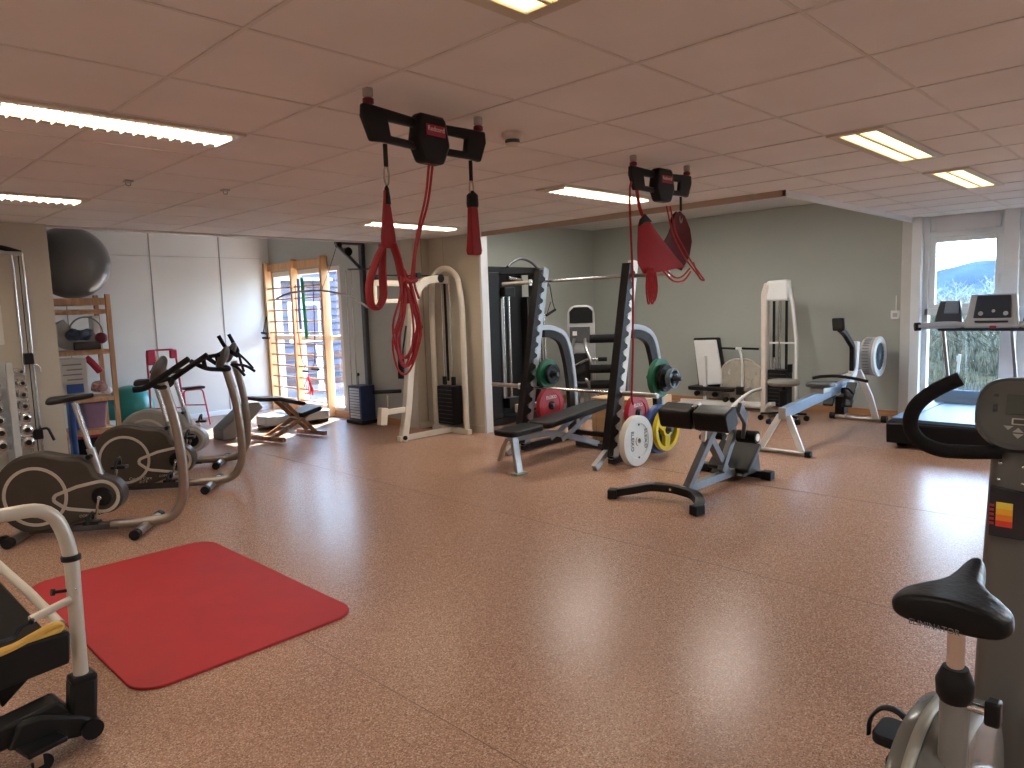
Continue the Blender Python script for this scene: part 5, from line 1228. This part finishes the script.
# handlebar loops
for sg in (1, -1):
    y = lambda v: .345+sg*v
    MB().tube([(2.22, y(.03), 1.05), (2.20, y(.09), 1.045), (2.16, y(.16), 1.048), (2.14, y(.205), 1.072), (2.13, y(.228), 1.115), (2.13, y(.215), 1.17), (2.14, y(.17), 1.215), (2.15, y(.112), 1.247)], .019, 14, fil=.04).build('handlebar', FOAM, t)
MB().box((2.26, .345, .06), (.10, .50, .06)).build('front_foot', GREYP, t, bevel=.01)
MB().box((1.60, .345, .06), (.08, .46, .06)).build('rear_foot', GREYP, t, bevel=.01)
MB().rect([(1.60, .345, .09), (2.26, .345, .09)], .06, .08).build('base_beam', GREYP, t, bevel=.005)
for x, yy in ((2.26, .08), (2.26, .61), (1.6, .10), (1.6, .59)): MB().box((x, yy, .045), (.11, .05, .09)).build('foot_cap', BLACK, t, bevel=.012)

# ------------------------------------------------------------------ foldable trainer at the bottom left
t = thing('folding_trainer', 'black wheeled trainer with cream tube arch and yellow pad edge, bottom left corner', 'exercise machine', (.4, 2.8, 0), world=True)
ARCH = mat('cream_tube', (.52, .48, .41), .35, .2, noise=.06)
MB().tube([(-.30, 2.62, .24), (-.30, 2.62, .84), (.30, 2.72, .868), (.60, 2.76, .855), (.645, 2.765, .70), (.638, 2.765, .25)], .0235, 16, fil=.11).build('tube_arch', ARCH, t)
MB().lathe([(.026, 0), (.031, .003), (.031, .018), (.026, .021)], (.643, 2.765, .655)).build('clamp_ring', PLAST, t)
k = MB(); k.cyl((.62, 2.765, .555), (.585, 2.765, .56), .006); k.cyl((.585, 2.765, .56), (.575, 2.765, .562), .012); k.build('pull_pin', PLAST, t)
MB().cyl((.625, 2.75, .525), (.50, 2.72, .505), .0135, n=14).build('side_peg', ARCH, t)
MB().cyl((.503, 2.712, .505), (.498, 2.700, .503), .008).build('peg_hole', BLACK, t)
MB().tube([(.30, 2.70, .53), (.40, 2.66, .48), (.45, 2.70, .47), (.47, 2.70, .50), (.50, 2.71, .50)], .007, 6, fil=.03).build('cord', BLACK, t)
MB().prism([(-.35, .24), (.60, .315), (.61, .425), (.55, .43), (-.35, .425)], 2.72, 2.76).build('side_panel', mat('dark_panel', (.012, .012, .012), .45, spec=.2, noise=.1), t, bevel=.01)
MB().tube([(-.35, 2.72, .40), (.20, 2.72, .405), (.45, 2.73, .425), (.565, 2.745, .455), (.595, 2.75, .445), (.57, 2.74, .43), (-.35, 2.71, .385)], .013, 8, fil=.03).build('yellow_pad', mat('yellow_foam', (.62, .36, .07), .6, noise=.08, bump=.1, scale=40), t)
MB().tube([(.60, 2.80, .43), (.585, 3.10, .46), (.55, 3.6, .50), (.53, 3.9, .52)], .016, 10).build('far_rail', ARCH, t)
MB().lathe([(.019, 0), (.022, .004), (.022, .02), (.019, .024)], (0, 0, 0)).build('rail_ring', PLAST, t).location = (.16, .62, .475)
MB().prism([(.40, .28), (.56, .42), (.56, .30), (.42, .18)], 2.85, 3.6).build('inner_frame', MATS['dark_panel'], t, bevel=.01)
MB().rect([(.640, 2.765, .24), (.625, 2.765, .08)], .075, .085).build('leg_boot', MATS['dark_panel'], t, bevel=.014)
MB().box((.640, 2.765, .235), (.082, .075, .03)).build('boot_rim', PLAST, t, bevel=.01)
MB().prism([(.40, .09), (.60, .045), (.665, .04), (.675, .075), (.62, .12), (.50, .17), (.44, .17)], 2.72, 2.82).build('foot', MATS['dark_panel'], t, bevel=.012)
MB().cyl((.645, 2.71, .060), (.645, 2.83, .060), .035, n=20).build('foot_roller', PLAST, t)
MB().prism([(-.35, .13), (.42, .17), (.56, .19), (.60, .13), (.42, .09), (-.35, .05)], 2.74, 2.84).build('lower_beam', MATS['dark_panel'], t, bevel=.01)
MB().box((.49, 2.70, .088), (.12, .10, .018), rz=R(12)).build('caster_plate', PLAST, t, bevel=.004)
MB().box((.485, 2.695, .055), (.06, .04, .06), rz=R(12)).build('caster_fork', CHROME, t, bevel=.004)
MB().cyl((.485, 2.675, .032), (.485, 2.715, .032), .031, n=22).build('caster_wheel', BLACK, t)
MB().ball((.647, 2.741, .235), .006).build('bolt', PLAST, t); MB().ball((.643, 2.742, .56), .004).build('bolt', CHROME, t)

# ------------------------------------------------------------------ outdoors
def ground_mat():
    return mat('dry_grass', (.030, .028, .018), .95, spec=0, noise=.6, scale=2.5, col2=(.012, .011, .006))
g = MB()
rows = []
for i in range(14):
    x = 9.6+i*i*1.1; rows.append([(x, y, -.25+.0*i+.25*math.sin(y*.7+i)*min(1, i*.2)+(.012*(x-9.6) if x < 60 else .6)) for y in range(-40, 61, 4)])
g.grid(rows); o = g.build('hillside_ground', ground_mat()); struct(o)
struct(MB().box((15, 20, -.35), (18, 24, .3)).build('yard_ground', mat('pale_paving', (.055, .048, .046), .9, spec=0, noise=.15, scale=3)))
# unseen roof strip, added to keep sun from entering the right windows
struct(MB().box((10.4, 1.0, 2.45), (2.0, 12, .12)).build('added_sun_block', mat('sun_block_board', (.55, .52, .48), .7, noise=.1)))
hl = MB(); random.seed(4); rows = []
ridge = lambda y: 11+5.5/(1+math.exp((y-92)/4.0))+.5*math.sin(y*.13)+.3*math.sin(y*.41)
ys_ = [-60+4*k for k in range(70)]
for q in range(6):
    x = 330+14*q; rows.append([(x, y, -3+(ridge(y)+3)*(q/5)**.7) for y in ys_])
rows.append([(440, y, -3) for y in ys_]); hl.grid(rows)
struct(hl.build('far_hill', mat('hazy_forest_hill', (.026, .040, .052), .95, spec=0, noise=.35, scale=.06, bump=.3)))  # blue distance haze is mixed into the forest colour
def bare_tree(name, x, y, h, label, m, seed, crown=None):
    random.seed(seed); b = MB(); z0 = -.2
    b.tube([(x, y, z0), (x+.1, y, z0+h*.5), (x+random.uniform(-.2, .2), y, z0+h)], [.05, .035, .012], 6)
    for k in range(26):
        z = z0+h*random.uniform(.15, .95); a = random.uniform(0, 2*PI); l = (h*.35)*(1.1-(z-z0)/h)+.3
        p = V((x, y, z)); e = p+V((math.cos(a)*l, math.sin(a)*l, l*.8)); mid = (p+e)/2+V((0, 0, -.06))
        b.tube([p, mid, e], [.016, .010, .005], 4)
        for q in range(4):
            s_ = p.lerp(e, random.uniform(.3, .9)); f_ = s_+V((random.uniform(-.5, .5), random.uniform(-.5, .5), random.uniform(.1, .6)))*l*.5; b.tube([s_, f_], [.010, .004], 3)
    return solo(b, name, m, label, 'tree', 'bare pale trees beyond the right window')
TREEM = mat('pale_bark', (.20, .20, .175), .9, spec=0, noise=.3, scale=6)
ORD = ['first', 'second', 'third', 'fourth', 'fifth', 'sixth', 'seventh', 'eighth', 'ninth', 'tenth', 'eleventh', 'twelfth']
TREEM = mat('pale_bark', (.20, .20, .175), .9, spec=0, noise=.3, scale=6)
for k in range(9):
    x = 34+(k*7.7) % 24; y = x*(.268-.0118*k); bare_tree('bare_tree', x, y, 1.5+(k*.57) % .8, '%s from the left of the bare pale trees beyond the right window' % ORD[k], TREEM, 40+k)
BUSHM = mat('winter_bush', (.12, .11, .075), .95, spec=0, noise=.5, scale=5, col2=(.010, .009, .006))
for k in range(12):
    random.seed(90+k); x = 15+(k*6.1) % 13; y = x*(.275-.0095*k); b = MB()
    for q in range(30):
        a = random.uniform(0, 2*PI); r_ = random.uniform(.1, .75); hh = random.uniform(.4, .95)
        b.tube([(x+.15*math.cos(a), y+.15*math.sin(a), -.3), (x+r_*.6*math.cos(a), y+r_*.6*math.sin(a), hh*.6), (x+r_*math.cos(a), y+r_*math.sin(a), hh)], [.014, .009, .004], 3)
        for w_ in range(3):
            b.tube([(x+r_*.6*math.cos(a), y+r_*.6*math.sin(a), hh*.6), (x+r_*math.cos(a+.5*w_-.5)*1.1, y+r_*math.sin(a+.5*w_-.5)*1.1, hh*.9)], [.007, .003], 3)
    solo(b, 'bush', BUSHM, '%s from the left of the bare brown bushes outside the right window' % ORD[k], 'bush', 'bare bushes beyond the right window')
# brush just outside
random.seed(5); b = MB()
for k in range(2600):
    x = 10.6+random.random()**1.3*10; y = x*random.uniform(.08, .30); h_ = random.uniform(.15, .55); a = random.uniform(0, 6.28)
    p = V((x, y, -.3)); e = p+V((math.cos(a)*h_*.35, math.sin(a)*h_*.35, h_+.1)); sd_ = V((-math.sin(a), math.cos(a), 0))*.006
    b.b.faces.new([b.b.verts.new(v) for v in (p-sd_, p+sd_, e)])
o = b.build('dry_brush', mat('dry_straw', (.12, .105, .065), .95, spec=0, noise=.4, scale=4, col2=(.014, .012, .007))); tag(o, 'dry straw coloured brush growing just outside the right window', 'grass', kind='stuff')
t = thing('signpost', 'white post leaning in the dry brush outside the right window', 'post', (10.9, 2.42, 0), world=True)
MB().bar((10.9, 2.40, -.3), (10.9, 2.34, .66), .03, .03).build('post', mat('weathered_white', (.22, .22, .21), .8, noise=.1), t, bevel=.004); MB().box((10.9, 2.35, .60), (.02, .05, .08)).build('plate', MATS['weathered_white'], t, bevel=.003)
# house and fence beyond the left window
t = thing('neighbour_house', 'pale lilac grey house seen through the wall bars window', 'house', (11, 18, 0), world=True)
SID = mat('pale_siding', (.085, .078, .092), .8, spec=0, noise=.06, scale=2)
w = MB(); w.box((11.2, 19.5, 1.6), (7, 3.4, 4.2))
w.build('wall', SID, t)
w = MB()
for k in range(20): w.box((11.2, 17.78, -.2+.2*k), (7, .03, .02))
for k in range(20): w.box((7.68, 19.5, -.2+.2*k), (.03, 3.4, .02))
o = w.build('siding_boards', mat('siding_edge', (.035, .032, .042), .8, spec=0, noise=.05), t)
for x in (8.4, 10.2, 12.2):
    f_ = MB().box((x, 17.76, 1.25), (.95, .06, 1.1)).build('window', BWHITE, t, bevel=.01); MB().box((x, 17.72, 1.25), (.78, .02, .92)).build('pane', mat('violet_pane', (.02, .015, .035), .4, noise=.1), f_)
MB().box((9.3, 17.7, 2.4), (3.4, .35, .08)).build('canopy', mat('grey_canopy', (.30, .30, .33), .6, noise=.1), t)
t = thing('garden_fence', 'low pink and white board fence outside the left window', 'fence', (9.5, 14, 0), world=True)
for z in (.0, .28, .56): MB().box((9.2, 13.6, z), (4.4, .04, .14), rz=R(-20)).build('rail', mat('pinkish_board', (.075, .045, .040), .8, spec=0, noise=.1), t)
for k in range(5): MB().box((7.4+.9*k, 14.25-.33*k, .25), (.09, .09, 1.1)).build('post', BWHITE, t)
